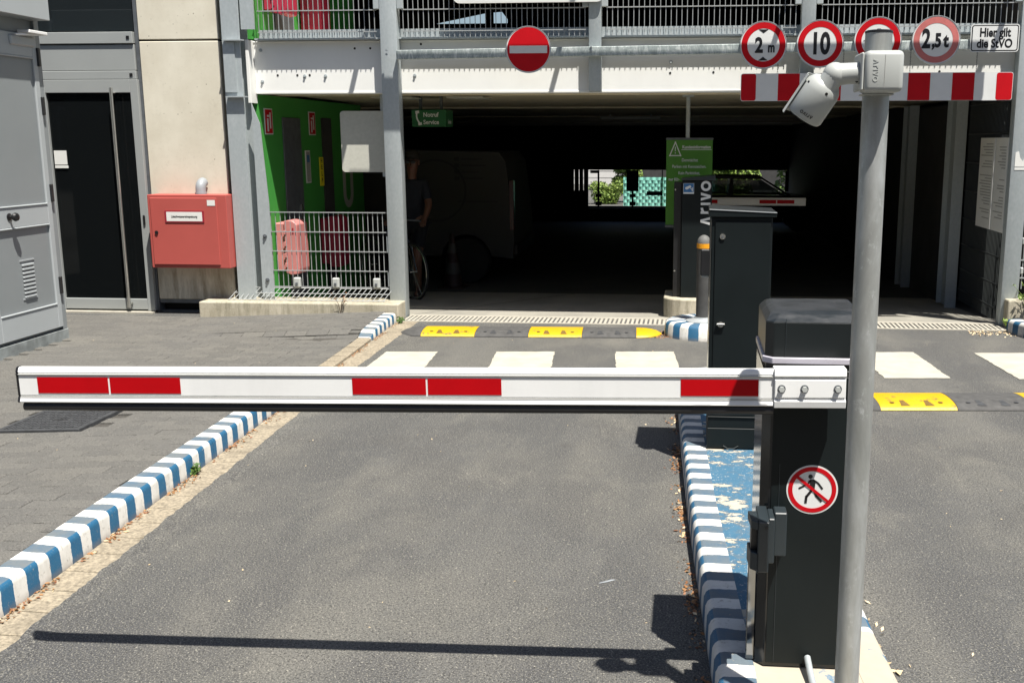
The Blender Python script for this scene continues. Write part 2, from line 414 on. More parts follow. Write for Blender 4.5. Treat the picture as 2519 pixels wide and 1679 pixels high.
def thing(name, label, cat, loc=(0, 0, 0), group=None):
    o = bpy.data.objects.new(name, None); COL.objects.link(o); o.location = loc; o.empty_display_size = .1
    return tag(o, label, cat, group)
def tag(o, label, cat=None, group=None, kind=None):
    o['label'] = label
    if cat: o['category'] = cat
    if group: o['group'] = group
    if kind: o['kind'] = kind
    return o
def structure(o, label, cat=None):
    o['kind'] = 'structure'; o['label'] = label
    if cat: o['category'] = cat
    return o
def empty_structure(name, label, cat, loc=(0, 0, 0)):
    o = bpy.data.objects.new(name, None); COL.objects.link(o); o.location = loc; return structure(o, label, cat)

DG = None
def text_bm(s, size=1.0, bold=0.0, sx=1.0, align='CENTER', ext=.0006):
    cu = bpy.data.curves.new('t', 'FONT'); cu.body = s; cu.size = size; cu.align_x = align; cu.align_y = 'CENTER'; cu.offset = bold; cu.extrude = ext; cu.resolution_u = 4
    o = bpy.data.objects.new('t', cu); COL.objects.link(o)
    dg = bpy.context.evaluated_depsgraph_get(); me = bpy.data.meshes.new_from_object(o.evaluated_get(dg))
    bpy.data.objects.remove(o); bpy.data.curves.remove(cu)
    me.transform(Matrix.Diagonal((sx, 1, 1, 1)))
    return me
FRONT = Matrix.Rotation(R(90), 4, 'X')           # text plane XY -> XZ, read from -Y
def text(s, x, y, z, size, parent, mat='sign_black', bold=0.0, sx=1.0, align='CENTER', M=None, name='lettering'):
    me = text_bm(s, size, bold, sx, align)
    me.transform(Matrix.Translation((x, y, z)) @ (M if M is not None else FRONT))
    return link(name, me, mat, parent)

def rough_sheet(corners, z, amp=.008, n=14, seed=0):
    rd = random.Random(seed); pts = []
    for i in range(4):
        a = Vector(corners[i]); c = Vector(corners[(i + 1) % 4])
        m = max(2, int((c - a).length / .05))
        for k in range(m):
            t = k / m; p = a.lerp(c, t); j = amp * (1 if k else .4)
            pts.append((p.x + rd.uniform(-j, j), p.y + rd.uniform(-j, j)))
    b = B(); vs = [b.bm.verts.new((x, y, z)) for x, y in pts]; b.bm.faces.new(vs); return b

# ================================================================== SETTING
# ---- road: one sheet to the horizon, falling gently through the garage
def gz(Y):
    if Y <= 10.05: return 0.0
    if Y <= 13: return -.18 * (Y - 10.05) / 2.95
    if Y <= 34: return -.18 - .62 * (Y - 13) / 21
    return -.80
b = B()
ys = [-300, -40, 0, 5, 10.05, 13, 34, 60, 400]; xs = [-400, -20, -3, 3, 20, 400]
vs = [(x, y, gz(y)) for y in ys for x in xs]
fs = [(r * 6 + c, r * 6 + c + 1, r * 6 + c + 7, r * 6 + c + 6) for r in range(len(ys) - 1) for c in range(5)]
b.faces(vs, fs); road = obj('road', b, 'asphalt'); structure(road, 'grey asphalt driveway leading into the parking garage', 'road')
# zebra stripes
ca5, sa5 = math.cos(R(5.2)), math.sin(R(5.2))
for i, (xr, yr, wd) in enumerate([(-2.081, 8.336, .445), (-1.10, 8.425, .49), (-.108, 8.515, .49), (.885, 8.60, .49), (1.881, 8.675, .49), (2.87, 8.73, .49)]):
    L = .97
    fr = (xr, yr); fl = (xr - wd * ca5, yr - wd * sa5); nr = (xr + L * sa5 * .85, yr - L * ca5); nl = (fl[0] + L * sa5 * .85, fl[1] - L * ca5)
    if i == 0: nl = (nr[0] - .47, nr[1] - .04)
    obj('zebra_stripe', rough_sheet([fl, fr, nr, nl], .004, .006, seed=i), 'road_white', road)
# ---- garage floor
b = B(); pts = [(10.15, -.004), (13, -.18), (34, -.80)]
vs = []; fs = []
for i, (y, z) in enumerate(pts):
    vs += [(-9, y, z + .006), (3.0, y, z + .006)]
for i in range(2): fs.append((2 * i, 2 * i + 1, 2 * i + 3, 2 * i + 2))
fs = fs[:1]; b.faces(vs, fs); gf = obj('garage_floor', b, 'floor_concrete'); structure(gf, 'pale concrete floor sloping down into the dark garage', 'floor')
b = B(); b.faces([(-9, 13, -.170), (3.0, 13, -.170), (3.0, 34, -.79), (-9, 34, -.79)], [(0, 1, 2, 3)]); obj('inner_floor', b, 'floor_shaded', gf)  # garage shade put into the colour: floor painted darker further in
b = B(); b.faces([(-2.79, 10.2, -.001), (-2.775, 10.2, -.001), (-1.40, 13, -.170), (-1.42, 13, -.170)], [(0, 1, 2, 3)]); obj('floor_joint', b, 'garage_dark', gf)
# ---- drain channel
dr = empty_structure('drain_channel', 'pale slotted drain grating across the garage entrance', 'drain', (0, 9.88, 0))
b = B(); b.box(-2.80, 2.96, 9.765, 9.80, -.03, .008).box(-2.80, 2.96, 10.095, 10.15, -.03, .0085); obj('channel_frame', b, 'grate_edge', dr)
b = B(); b.box(-2.80, 2.96, 9.801, 10.094, -.03, -.004); obj('channel_bed', b, 'dark_hole', dr)
b = B(); x = -2.79
while x < 2.95:
    b.box(x, x + .024, 9.801, 10.094, -.0035, .006); x += .044
o = obj('grate_bars', b, 'grate_edge', dr); o['kind'] = 'stuff'

# ---- left pavement
def kx(Y): return -2.51 - .05 * (Y - 3.485)
def lerp_tab(tab, v):
    if v <= tab[0][0]: return tab[0][1]
    for (a, p), (c, q) in zip(tab, tab[1:]):
        if v <= c: return p + (q - p) * (v - a) / (c - a)
    return tab[-1][1]
def kh(Y): return lerp_tab([(4, .12), (6.75, .11), (7.15, .028), (8.72, .028), (8.9, .085), (9.7, .095)], Y)
def pz(X, Y): return max(0.012, kh(Y) - .046 * max(0, (kx(Y) - .125) - X))
pav = empty_structure('pavement', 'grey block-paved pavement left of the driveway', 'pavement', (-4.2, 6.5, 0))
b = B(); vs = []; fs = []
gx = [-14, -8, -6, -5.4, -5.0, -4.6, -4.2, -3.8, -3.4, -3.0, None]; gy = [2.0 + .2 * k for k in range(41)] + [10.12]
for Y in gy:
    for X in gx:
        XX = kx(Y) - .124 if X is None else X
        vs.append((XX, Y, pz(XX, Y) - .014 if X is None or X > -13 else .004))
n = len(gx)
for r in range(len(gy) - 1):
    for c in range(n - 1): fs.append((r * n + c, r * n + c + 1, (r + 1) * n + c + 1, (r + 1) * n + c))
b.faces(vs, fs); obj('bedding', b, 'joint_sand', pav)
PW, PD = .2, .1
def paver_mesh(w_=PW, d_=PD):
    hx, hy = w_ / 2 - .0018, d_ / 2 - .0018; c = .004
    v = [(-hx, -hy, -.02), (hx, -hy, -.02), (hx, hy, -.02), (-hx, hy, -.02), (-hx, -hy, -.003), (hx, -hy, -.003), (hx, hy, -.003), (-hx, hy, -.003),
         (-hx + c, -hy + c, 0), (hx - c, -hy + c, 0), (hx - c, hy - c, 0), (-hx + c, hy - c, 0)]
    f = [(8, 9, 10, 11)] + [(i, (i + 1) % 4, (i + 1) % 4 + 4, i + 4) for i in range(4)] + [(i + 4, (i + 1) % 4 + 4, (i + 1) % 4 + 8, i + 8) for i in range(4)]
    return v, f
pv, pf = paver_mesh(); pme = bpy.data.meshes.new('paver'); pme.from_pydata(pv, [], pf); pme.materials.append(MATS['paver'])
MH = (-4.04, -3.52, 5.52, 5.98)
cand = []
for r in range(0, 80):
    Y = 2.35 + r * PD
    if Y > 9.77: break
    for c in range(0, 40):
        X = -2.6 - c * PW - (PW / 2 if r % 2 else 0)
        if X + PW / 2 > kx(Y) - .122: 
            continue
        if X < -7.6: continue
        if MH[0] - .06 < X < MH[1] + .06 and MH[2] - .02 < Y < MH[3] + .02: continue
        if X < -5.45 and Y < 8.65: continue
        cand.append((Y, X))
# cut stones beside the kerb
cut = []
for r in range(0, 80):
    Y = 2.35 + r * PD
    if Y > 9.77: break
    xs_ = [X for (y, X) in cand if abs(y - Y) < .01]
    if xs_:
        xr = max(xs_) + PW / 2; e = kx(Y) - .126
        if e - xr > .012: cut.append((Y, xr, e))
vis = sorted([p for p in cand if p[1] > -.735 * p[0] and p[0] > 3.45], key=lambda p: p[0])
near = set(vis[:300])
rest = B()
for (Y, X) in cand:
    z = pz(X, Y) + random.uniform(-.0012, .0012); ax = (pz(X, Y + .05) - pz(X, Y - .05)) / .1; ay = -(pz(X + .05, Y) - pz(X - .05, Y)) / .1
    M = Matrix.Translation((X, Y, z)) @ Matrix.Rotation(ay + random.uniform(-.004, .004), 4, 'Y') @ Matrix.Rotation(ax + random.uniform(-.004, .004), 4, 'X') @ Matrix.Rotation(random.uniform(-.006, .006), 4, 'Z')
    if (Y, X) in near:
        o = bpy.data.objects.new('paver', pme); COL.objects.link(o); o.parent = pav
        o.location = M.translation - Vector(pav.location); o.rotation_euler = M.to_euler()
    else: rest.faces(pv, pf, M)
for (Y, xr, e) in cut:
    v, f = paver_mesh(e - xr, PD); rest.faces(v, f, Matrix.Translation(((xr + e) / 2, Y, pz((xr + e) / 2, Y))))
o = obj('far_pavers', rest, 'paver_far', pav); o['kind'] = 'stuff'

# ---- left kerb and gutter
kerb = empty_structure('kerb', 'blue and white striped kerb along the left edge of the driveway', 'kerb', (-2.6, 6.3, 0))
def kerb_piece(ya, yb, name, mat):
    b = B(); rings = []; n = max(1, int((yb - ya) / .12))
    for k in range(n + 1):
        yy = ya + (yb - .004 - ya) * k / n; x = kx(yy); h = kh(yy); f = min(1, h / .12)
        rings.append([b.bm.verts.new(p) for p in [(x - .12, yy, -.05), (x, yy, -.05), (x - .004, yy, h - .026 * f), (x - .009, yy, h - .012 * f), (x - .018, yy, h - .003 * f), (x - .030, yy, h), (x - .12, yy, h)]])
    for q in range(n):
        for k in range(7): b.bm.faces.new([rings[q][k], rings[q][(k + 1) % 7], rings[q + 1][(k + 1) % 7], rings[q + 1][k]])
    b.bm.faces.new(rings[0][::-1]); b.bm.faces.new(rings[-1]); obj(name, b, mat, kerb, True)
for ya, yb in ((2.3, 3.3), (3.3, 4.3), (4.3, 5.3), (5.3, 6.3), (6.3, 7.0), (8.74, 9.70)): kerb_piece(ya, yb, 'kerb_stone', 'kerb_paint')
for k in range(9): kerb_piece(7.0 + k * .1933, 7.0 + (k + 1) * .1933 - .006, 'dropped_kerb_stone', 'gutter_stone')
gut = empty_structure('gutter', 'row of sandy concrete gutter slabs at the foot of the striped kerb', 'gutter', (-2.45, 6.3, 0))
Y = 2.3; i = 0
while Y < 9.70:
    L = .184; y1 = min(Y + L - .009, 9.74)
    wd = .162 if Y < 7.5 else .162 + .05 * (Y - 7.5) / 2
    b = B(); x0, x1 = kx(Y) + .001, kx(y1) + .001; j = random.uniform(-.004, .004)
    b.faces([(x0, Y, -.02), (x0 + wd + j, Y, -.02), (x1 + wd + j, y1, -.02), (x1, y1, -.02), (x0, Y, .008), (x0 + wd + j, Y, .006), (x1 + wd + j, y1, .006), (x1, y1, .008)],
            [(0, 1, 2, 3), (4, 5, 6, 7), (0, 1, 5, 4), (1, 2, 6, 5), (2, 3, 7, 6), (3, 0, 4, 7)])
    bmesh.ops.bevel(b.bm, geom=list(b.bm.edges), offset=.003, segments=1, affect='EDGES')
    obj('gutter_slab', b, 'gutter_stone', gut); Y += L; i += 1

rd_ = random.Random(5); b = B(); V = []; Y = 2.3; j = 0
while Y < 9.7:
    wd = .162 if Y < 7.5 else .162 + .05 * (Y - 7.5) / 2
    j = .6 * j + rd_.uniform(-.006, .006)
    V += [(kx(Y) + wd - .004 + j, Y, .0095), (kx(Y) + wd + .10, Y, .0008)]; Y += .022
b.faces(V, [(2 * k, 2 * k + 1, 2 * k + 3, 2 * k + 2) for k in range(len(V) // 2 - 1)]); obj('asphalt_edge', b, 'asphalt', road)
# ---- traffic island
isl = empty_structure('traffic_island', 'raised island with striped kerb and flaking blue paint between the lanes', 'traffic island', (.35, 4.5, 0))
LE = [(.13, 1.9), (.115, 2.6), (.097, 3.135), (.06, 3.77), (.015, 4.6), (-.023, 5.54), (-.05, 6.4), (-.055, 7.0), (-.02, 7.25), (.07, 7.4), (.2, 7.45)]
RE = [(.715, 1.9), (.695, 2.6), (.675, 2.96), (.655, 3.29), (.645, 3.58), (.62, 4.6), (.60, 5.54), (.585, 6.4), (.575, 7.0), (.54, 7.25), (.44, 7.4), (.2, 7.45)]
def kerb_run(path, side, parent, mat, h=.12, wd=.125):
    # path points are the outer foot; side=+1 island lies to the right of travel
    P = [Vector((x, y, 0)) for x, y in path]
    N = []
    for i in range(len(P)):
        d = (P[min(i + 1, len(P) - 1)] - P[max(i - 1, 0)]).normalized(); N.append(Vector((d.y, -d.x, 0)) * side)
    prof = [(0, -.05), (.006, h - .03), (.014, h - .012), (.024, h - .003), (.036, h), (wd, h), (wd, -.05)]
    for i in range(len(P) - 1):
        b = B(); rg = []
        for q in (0, 1):
            rg.append([b.bm.verts.new(P[i + q] + N[i + q] * a + Vector((0, 0, z))) for a, z in prof])
        n = len(prof)
        for k in range(n): b.bm.faces.new([rg[0][k], rg[0][(k + 1) % n], rg[1][(k + 1) % n], rg[1][k]])
        b.bm.faces.new(rg[0][::-1]); b.bm.faces.new(rg[1]); obj('kerb_stone', b, mat, parent, True)
    return [P[i] + N[i] * (wd - .002) for i in range(len(P))]
li = kerb_run(LE, 1, isl, 'island_paint'); ri = kerb_run(RE[:4], -1, isl, 'worn_cream')[:-1] + kerb_run(RE[3:], -1, isl, 'island_paint')
b = B(); out = [(p.x, p.y) for p in li[:-1]] + [(p.x, p.y) for p in ri[::-1][1:]]
near_l = [p for p in out if p[1] < 3.45]
def interp(path, y):
    for a, c in zip(path, path[1:]):
        if a.y <= y <= c.y: return a.x + (c.x - a.x) * (y - a.y) / (c.y - a.y)
for nm, mt, y0, y1 in (('island_surface', 'worn_cream', 1.95, 3.42), ('island_surface', 'worn_blue', 3.42, 7.2)):
    b = B(); yy = [y0 + (y1 - y0) * k / 12 for k in range(13)]
    vs = []
    for k, y in enumerate(yy):
        a, c = interp(li, y), interp(ri, y); vs += [(a, y, .1185), (c, y, .1185)]
    b.faces(vs, [(2 * k, 2 * k + 1, 2 * k + 3, 2 * k + 2) for k in range(12)]); obj(nm, b, mt, isl)
# bollard island (round nose)
nos = empty_structure('bollard_island', 'small round striped island carrying the grey bollard', 'traffic island', (.16, 9.4, 0))
b = B(); prof = [(.375, -.03), (.365, .105), (.35, .125), (.33, .135), (.001, .135)]
b.lathe(prof, (.16, 9.36, 0), 40); obj('kerb_nose', b, 'nose_paint', nos, True)

# ================================================================== PARKING GARAGE (building)
YB = 10.19     # beam front
gar = thing('parking_garage', 'parking garage with white steel beams, galvanised posts and dark open interior', 'building', (0, 10.2, 0))
def part(name, b, mat, parent=None, smooth=False): return obj(name, b, mat, gar if parent is None else parent, smooth)
# facade beam (I section): web, flanges, end plate, stiffeners
b = B(); b.box(-4.30, 3.12, YB + .004, YB + .016, 2.215, 2.68); fb = part('facade_beam', b, 'beam_white')
b = B(); b.box(-4.30, 3.12, YB - .002, YB + .17, 2.192, 2.2145, .003); part('beam_flange', b, 'beam_white', fb)
b = B(); b.box(-4.30, 3.12, YB - .004, YB + .17, 2.6805, 2.694, .003); part('beam_flange', b, 'beam_white', fb)
b = B(); b.box(-4.335, -4.302, YB - .12, YB + .17, 2.10, 2.70, .003); part('end_plate', b, 'beam_white', fb)
b = B()
for x, z in ((-4.07, 2.37), (-3.87, 2.37), (-3.745, 2.37), (-.205, 2.37), (.205, 2.375), (1.7, 2.37), (2.3, 2.37), (-2.62, 2.655), (-3.28, 2.62), (-3.125, 2.62)):
    b.discy(x, z, .011, YB + .0015, YB + .0039, 14)
part('bolt_holes', b, 'dark_hole', fb)['kind'] = 'stuff'
for x, z in ((-3.795, 2.36), (-3.585, 2.36), (-2.69, 2.36), (-4.23, 2.61), (-4.23, 2.31), (-.2, 2.47)):
    b = B(); b.discy(x, z, .017, YB - .001, YB + .0035, 16).discy(x, z, .011, YB - .014, YB - .0012, 6); part('bolt', b, 'galvanised', fb)
# deck edge ledge and kick plate
b = B(); b.box(-4.25, 3.12, 10.105, YB + .30, 2.698, 2.715); part('deck_edge', b, 'galvanised')
b = B(); b.box(-4.25, 3.12, YB + .05, YB + .06, 2.717, 2.805); part('kick_plate', b, 'galvanised')
# posts
def post(x0, x1, y0, y1, z0, z1, mat='galvanised', name='post'):
    b = B(); b.box(x0, x1, y0, y1, z0, z1, .006, 2); return part(name, b, mat, None, True)
p1 = post(-2.980, -2.815, 10.05, 10.175, -.02, 5.2)
p2 = post(-.972, -.855, 10.052, 10.17, 2.195, 5.2)
p3 = post(1.0, 1.13, 10.052, 10.17, 2.195, 5.2)
p4 = post(2.968, 3.125, 10.05, 10.18, -.02, 5.2)
for p, x0, x1 in ((p1, -2.98, -2.815), (p2, -.972, -.855), (p3, 1.0, 1.13), (p4, 2.968, 3.125)):   # clamps holding the mesh panels
    for sgn, xe in ((-1, x0), (1, x1)):
        if p is p4 and sgn > 0: continue
        for z in (2.97, 3.6):
            b = B(); xa, xb = sorted((xe + sgn * .002, xe + sgn * .062)); b.box(xa, xb, 10.058, 10.098, z, z + .09, .004); part('panel_clamp', b, 'galvanised', p)
# projecting fascia above the entrance, carried by struts
b = B(); b.box(-2.75, 3.02, 9.495, 9.52, 3.43, 3.88, .004); part('fascia_panel', b, 'beam_white')
for x in (-2.915, -.93, 1.05, 3.03):
    b = B(); b.box(x - .02, x + .02, 9.521, 10.049, 3.66, 3.70); part('fascia_strut', b, 'galvanised')
# left composite column
b = B(); b.box(-4.525, -4.345, 9.985, 9.998, .1, 5.2, .002).box(-4.44, -4.428, 9.998, 10.16, .1, 5.2).box(-4.525, -4.345, 10.16, 10.172, .1, 5.2); lc = part('column', b, 'galvanised')
for z in (2.68, 2.15):
    b = B(); b.box(-4.50, -4.30, 9.93, 9.984, z, z + .012); part('splice_plate', b, 'galvanised', lc)
b = B(); b.box(-4.515, -4.40, 9.972, 9.9845, 2.20, 2.675); part('splice_plate', b, 'galvanised', lc)
b = B(); b.poly([(-4.285, .16), (-4.285, 2.10), (-4.21, 1.9), (-4.165, 1.12), (-4.165, .16)], 'y', 10.02, 10.03); fp = part('fence_post', b, 'galvanised')
b = B(); b.box(-4.335, -4.20, 10.005, 10.02, 2.79, 5.0); part('fence_post', b, 'galvanised')
for z in (.80, .36):
    b = B(); b.discy(-4.225, z, .02, 10.008, 10.0195, 18).discy(-4.225, z, .011, 9.995, 10.0078, 6); part('bolt', b, 'dark_steel', fp)
# upper mesh panels
def mesh_panel(x0, x1, z0, z1, y, hz, pitch=.05, r=.003, mat='wire', name='mesh_panel', parent=None):
    b = B(); x = x0
    while x <= x1 + 1e-4:
        b.box(x - r, x + r, y - r, y + r, z0, z1); x += pitch
    for z in hz: b.box(x0 - .01, x1 + .01, y - r - .0085, y - r - .0005, z - .0045, z + .0045)
    return part(name, b, mat, parent)
for x0, x1 in ((-4.19, -3.03), (-2.76, -1.01), (-.80, .95), (1.19, 2.94)):
    mesh_panel(x0, x1, 2.71, 4.1, 10.088, [2.766, 2.965, 3.165, 3.365, 3.565])
# ceiling, downstand beams, walls
b = B(); b.box(-9, 3.2, YB + .175, 33.4, 2.222, 2.695); part('deck_slab', b, 'garage_cream')
for y in (10.75, 15.1, 20.6, 26.2, 31.6):
    b = B(); b.box(-9, 2.97, y, y + .10, 2.196, 2.2205, .003); part('ceiling_beam', b, 'garage_cream')
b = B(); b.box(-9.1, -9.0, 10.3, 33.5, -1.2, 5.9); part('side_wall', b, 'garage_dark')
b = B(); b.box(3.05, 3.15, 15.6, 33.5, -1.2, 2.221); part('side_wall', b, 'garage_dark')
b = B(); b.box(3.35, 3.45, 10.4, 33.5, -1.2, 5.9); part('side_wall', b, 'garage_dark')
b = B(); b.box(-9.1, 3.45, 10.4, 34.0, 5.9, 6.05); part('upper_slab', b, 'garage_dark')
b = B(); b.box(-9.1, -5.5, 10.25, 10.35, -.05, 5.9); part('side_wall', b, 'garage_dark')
# back wall with opening and posts
def xz(b, x0, x1, z0, z1, y0=33.0, y1=33.15): b.box(x0, x1, y0, y1, z0, z1)
b = B(); xz(b, -9, -3.68, -1.2, 2.22); xz(b, 3.87, 4.2, -1.2, 2.22); xz(b, -3.2199, 3.869, .85, 2.22); xz(b, -3.2199, 3.869, -1.2, -.29)
for x0, x1 in ((-3.645, -3.525), (-3.49, -3.385), (-3.35, -3.22)): xz(b, x0, x1, -1.2, 2.22)
for x0, x1 in ((-3.6799, -3.6451), (-3.5249, -3.4901), (-3.3849, -3.3501)): xz(b, x0, x1, -1.2, .20); xz(b, x0, x1, .85, 2.22)
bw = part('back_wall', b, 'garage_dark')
b = B(); xz(b, -3.2, 1.1, -.37, -.345, 32.93, 32.995); part('sill', b, 'galvanised', bw)
for x in (-2.88, -1.80):
    b = B(); xz(b, x - .025, x + .03, -.285, .845, 32.9, 32.95); xz(b, x - .09, x + .10, 0, .10, 32.88, 32.96); xz(b, x - .09, x + .10, -.26, -.14, 32.88, 32.96)
    if x > -2: xz(b, x - .19, x + .19, .19, .845, 32.85, 32.93)
    else: xz(b, x - .25, x + .02, .75, .84, 32.85, 32.93)
    part('opening_post', b, 'garage_dark', bw)
b = B(); xz(b, -1.35, -.88, .06, .19, 32.9, 32.95); xz(b, -.88, -.85, -.285, .845, 32.9, 32.95); part('opening_post', b, 'garage_dark', bw)
for x in (2.95, 3.25, 3.5, 3.7):
    b = B(); xz(b, x, x + .1, .2, .845, 32.9, 32.95); part('opening_post', b, 'garage_dark', bw)
# upper level back wall with two sky gaps
b = B()
b.box(-9, -8.02, 33, 33.1, 2.7, 5.9).box(-8.019, 3.3, 33, 33.1, 2.7, 5.33)
b.poly([(-8.02, 5.331), (-7.8, 5.38), (-6.42, 5.64), (-6.42, 5.9), (-8.02, 5.9)], 'y', 33, 33.1)
b.box(-6.419, -6.17, 33, 33.1, 5.331, 5.9)
b.poly([(-6.169, 5.66), (-5.90, 5.68), (-5.72, 5.45), (-5.72, 5.9), (-6.169, 5.9)], 'y', 33, 33.1).box(-5.719, 3.3, 33, 33.1, 5.331, 5.9)
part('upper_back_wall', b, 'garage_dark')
# green stairwell walls (ground level and upper level)
for z0, z1, nm in ((-.15, 2.19, 'green_wall'), (2.72, 5.4, 'green_wall')):
    b = B(); b.box(-4.42, -4.30, 10.22, 13.4, z0, z1); gw = part(nm, b, 'green_wall')
    if z0 < 0:
        b = B(); b.box(-4.2995, -4.285, 10.80, 11.30, .02, 1.98, .003); gd = part('wall_door', b, 'dark_steel', gw)
        b = B(); b.box(-4.284, -4.27, 11.17, 11.21, .93, 1.05); part('door_handle', b, 'steel_bright', gd)
        b = B(); b.box(-4.299, -4.285, 11.98, 12.3, -.1, 2.0); part('pilaster', b, 'garage_dark', gw)
    else:
        b = B(); b.box(-4.2995, -4.285, 10.75, 11.25, 2.75, 4.7); part('wall_door', b, 'dark_steel', gw)
b = B(); b.box(-6.3, -4.301, 13.38, 13.5, -.2, 2.19); part('green_wall', b, 'green_wall')
# big pale letter on the wall, U shaped
b = B(); rad = []
U = []
for k in range(13): a = math.pi + math.pi * k / 12; U.append((12.86 + .19 * math.cos(a), 1.10 + .19 * math.sin(a)))
V = []
for k in range(13): a = 2 * math.pi - math.pi * k / 12; V.append((12.86 + .09 * math.cos(a), 1.10 + .10 * math.sin(a)))
b.poly([(12.67, 1.75)] + U + [(13.05, 1.75), (12.95, 1.75)] + V + [(12.77, 1.75)], 'x', -4.298, -4.2945); part('painted_letter', b, 'board_grey')
# plates under the first beam, tube lamp, inner steel columns at the right, right mesh wall
for x0, x1, y0, y1 in ((-3.45, -3.0, 11.2, 11.7), (-2.62, -2.22, 11.2, 11.7), (.72, 1.12, 11.2, 11.7)):
    b = B(); b.box(x0, x1, y0, y1, 2.190, 2.203).box(x0 + .1, x0 + .13, y0 + .2, y0 + .23, 2.203, 2.2215); part('ceiling_plate', b, 'board_grey')
b = B(); b.box(-1.65, -.55, 19.3, 19.45, 2.13, 2.18, .01).box(-1.5, -1.46, 19.36, 19.4, 2.18, 2.2215).box(-.75, -.71, 19.36, 19.4, 2.18, 2.2215); part('tube_lamp', b, 'white_plastic')
for y, zz in ((11.75, -.10), (14.2, -.22)):
    b = B(); b.box(2.86, 2.98, y, y + .012, zz, 2.19).box(2.914, 2.926, y + .012, y + .40, zz, 2.19).box(2.86, 2.98, y + .40, y + .412, zz, 2.19); part('column', b, 'galvanised')
b = B(); y = 10.2
while y < 11.74:
    b.box(3.0, 3.007, y, y + .006, .0, 2.15); y += .045
for z in (.12, .35, .62, .9, 1.2, 1.5, 1.8, 2.1): b.box(2.99, 2.999, 10.19, 11.74, z, z + .012)
part('side_mesh', b, 'wire_dark')
b = B(); b.box(2.985, 3.02, 12.2, 14.19, -.2, 2.15); part('side_panel', b, 'garage_dark')

# ---- lower mesh balustrade at the left, concrete plinth
pl = thing('concrete_plinth', 'weathered concrete plinth under the wire fence beside the steel post', 'plinth', (-3.8, 9.95, 0))
b = B(); b.box(-4.855, -2.825, 9.79, 10.20, -.05, .165, .012, 2); obj('plinth_block', b, 'concrete_old', pl)
fn = thing('wire_fence', 'low galvanised wire mesh fence in front of the green wall', 'fence', (-3.6, 10.1, .17))
b = B(); x = -4.19
while x < -3.0: b.box(x - .0028, x + .0028, 10.0955, 10.101, .275, 1.04); x += .05
for z in (.285, .45, .645, .84, 1.035): b.box(-4.205, -2.99, 10.084, 10.0945, z - .0045, z + .0045)
obj('mesh_panel', b, 'wire', fn)
b = B(); x = -4.60; a0 = Vector((0, 9.92, .175)); a1 = Vector((0, 10.08, .275))
while x < -2.99:
    b.cyl((x, a0.y, a0.z), (x + .055, a1.y, a1.z), .0034, seg=5); x += .053
for t in (0, .55, 1):
    p = a0.lerp(a1, t); b.cyl((-4.61 + .055 * t, p.y - .006, p.z), (-2.99 + .04 * t, p.y - .006, p.z), .0045, seg=5)
obj('sloped_panel', b, 'wire', fn)
for x in (-3.93, -3.53, -3.11):
    b = B(); b.box(x - .035, x + .035, 10.03, 10.08, .285, .385, .01); c = obj('clip', b, 'white_plastic', fn)
    b = B(); b.box(x - .012, x + .012, 10.022, 10.029, .31, .335); obj('clip_screw', b, 'dark_steel', c)
b = B(); b.box(-2.998, -2.984, 10.07, 10.13, .64, .80).box(-2.998, -2.984, 10.07, 10.13, .30, .44); obj('post_bracket', b, 'galvanised', fn)

# ---- low plinth and kerb at the right edge, plant there
rp = thing('concrete_block', 'short mossy concrete plinth at the foot of the right-hand post', 'plinth', (3.25, 10.0, 0))
b = B(); b.box(3.0, 3.7, 9.93, 10.25, -.05, .265, .015, 2); obj('plinth_block', b, 'concrete_old', rp)
rk = empty_structure('right_kerb', 'short striped kerb at the right edge beside the mossy plinth', 'kerb', (3.2, 9.4, 0))
kerb_run([(2.93, 9.70), (2.955, 9.58), (3.02, 9.38), (3.12, 9.15), (3.25, 8.9)], -1, rk, 'island_paint', .125)
b = B(); b.faces([(3.05, 9.93, .10), (3.05, 9.5, .11), (3.35, 8.9, .11), (6, 8.9, .11), (6, 9.93, .11)], [(0, 1, 2, 3, 4)]); obj('kerb_fill', b, 'joint_sand', rk)
b = B()
for z in (.45, .62, .80, 1.0, 1.4):
    b.box(3.13, 3.9, 10.10, 10.108, z, z + .012)
x = 3.16
while x < 3.9: b.box(x, x + .007, 10.109, 10.116, .35, 1.6); x += .05
rf = thing('side_fence', 'sliver of wire mesh fence beyond the right-hand post', 'fence', (3.5, 10.1, .27)); obj('mesh_panel', b, 'wire', rf)
for z in (1.16, .78, .50):
    b = B(); b.box(3.128, 3.155, 10.05, 10.10, z, z + .06, .006); obj('clip', b, 'white_plastic', rf)

# ================================================================== STAIR TOWER at the left
st = thing('stair_tower', 'cream concrete stair tower with grey framed glass door', 'building', (-5.4, 10.1, 0))
for z0, z1 in ((.14, 2.695), (2.712, 5.5)):
    b = B(); b.box(-5.425, -4.605, 10.10, 10.42, z0, z1, .006); obj('concrete_panel', b, 'concrete_cream', st)
b = B(); b.box(-5.42, -4.45, 10.43, 10.5, .0, 5.5); obj('backing_wall', b, 'concrete_old', st)
b = B(); b.box(-5.42, -4.60, 10.105, 10.125, .10, .139).box(-5.42, -4.60, 10.13, 10.4, -.02, .02); obj('base_rail', b, 'dark_steel', st)
b = B(); b.box(-5.42, -4.60, 10.2, 10.25, .0, .099); obj('base_gap', b, 'dark_hole', st)
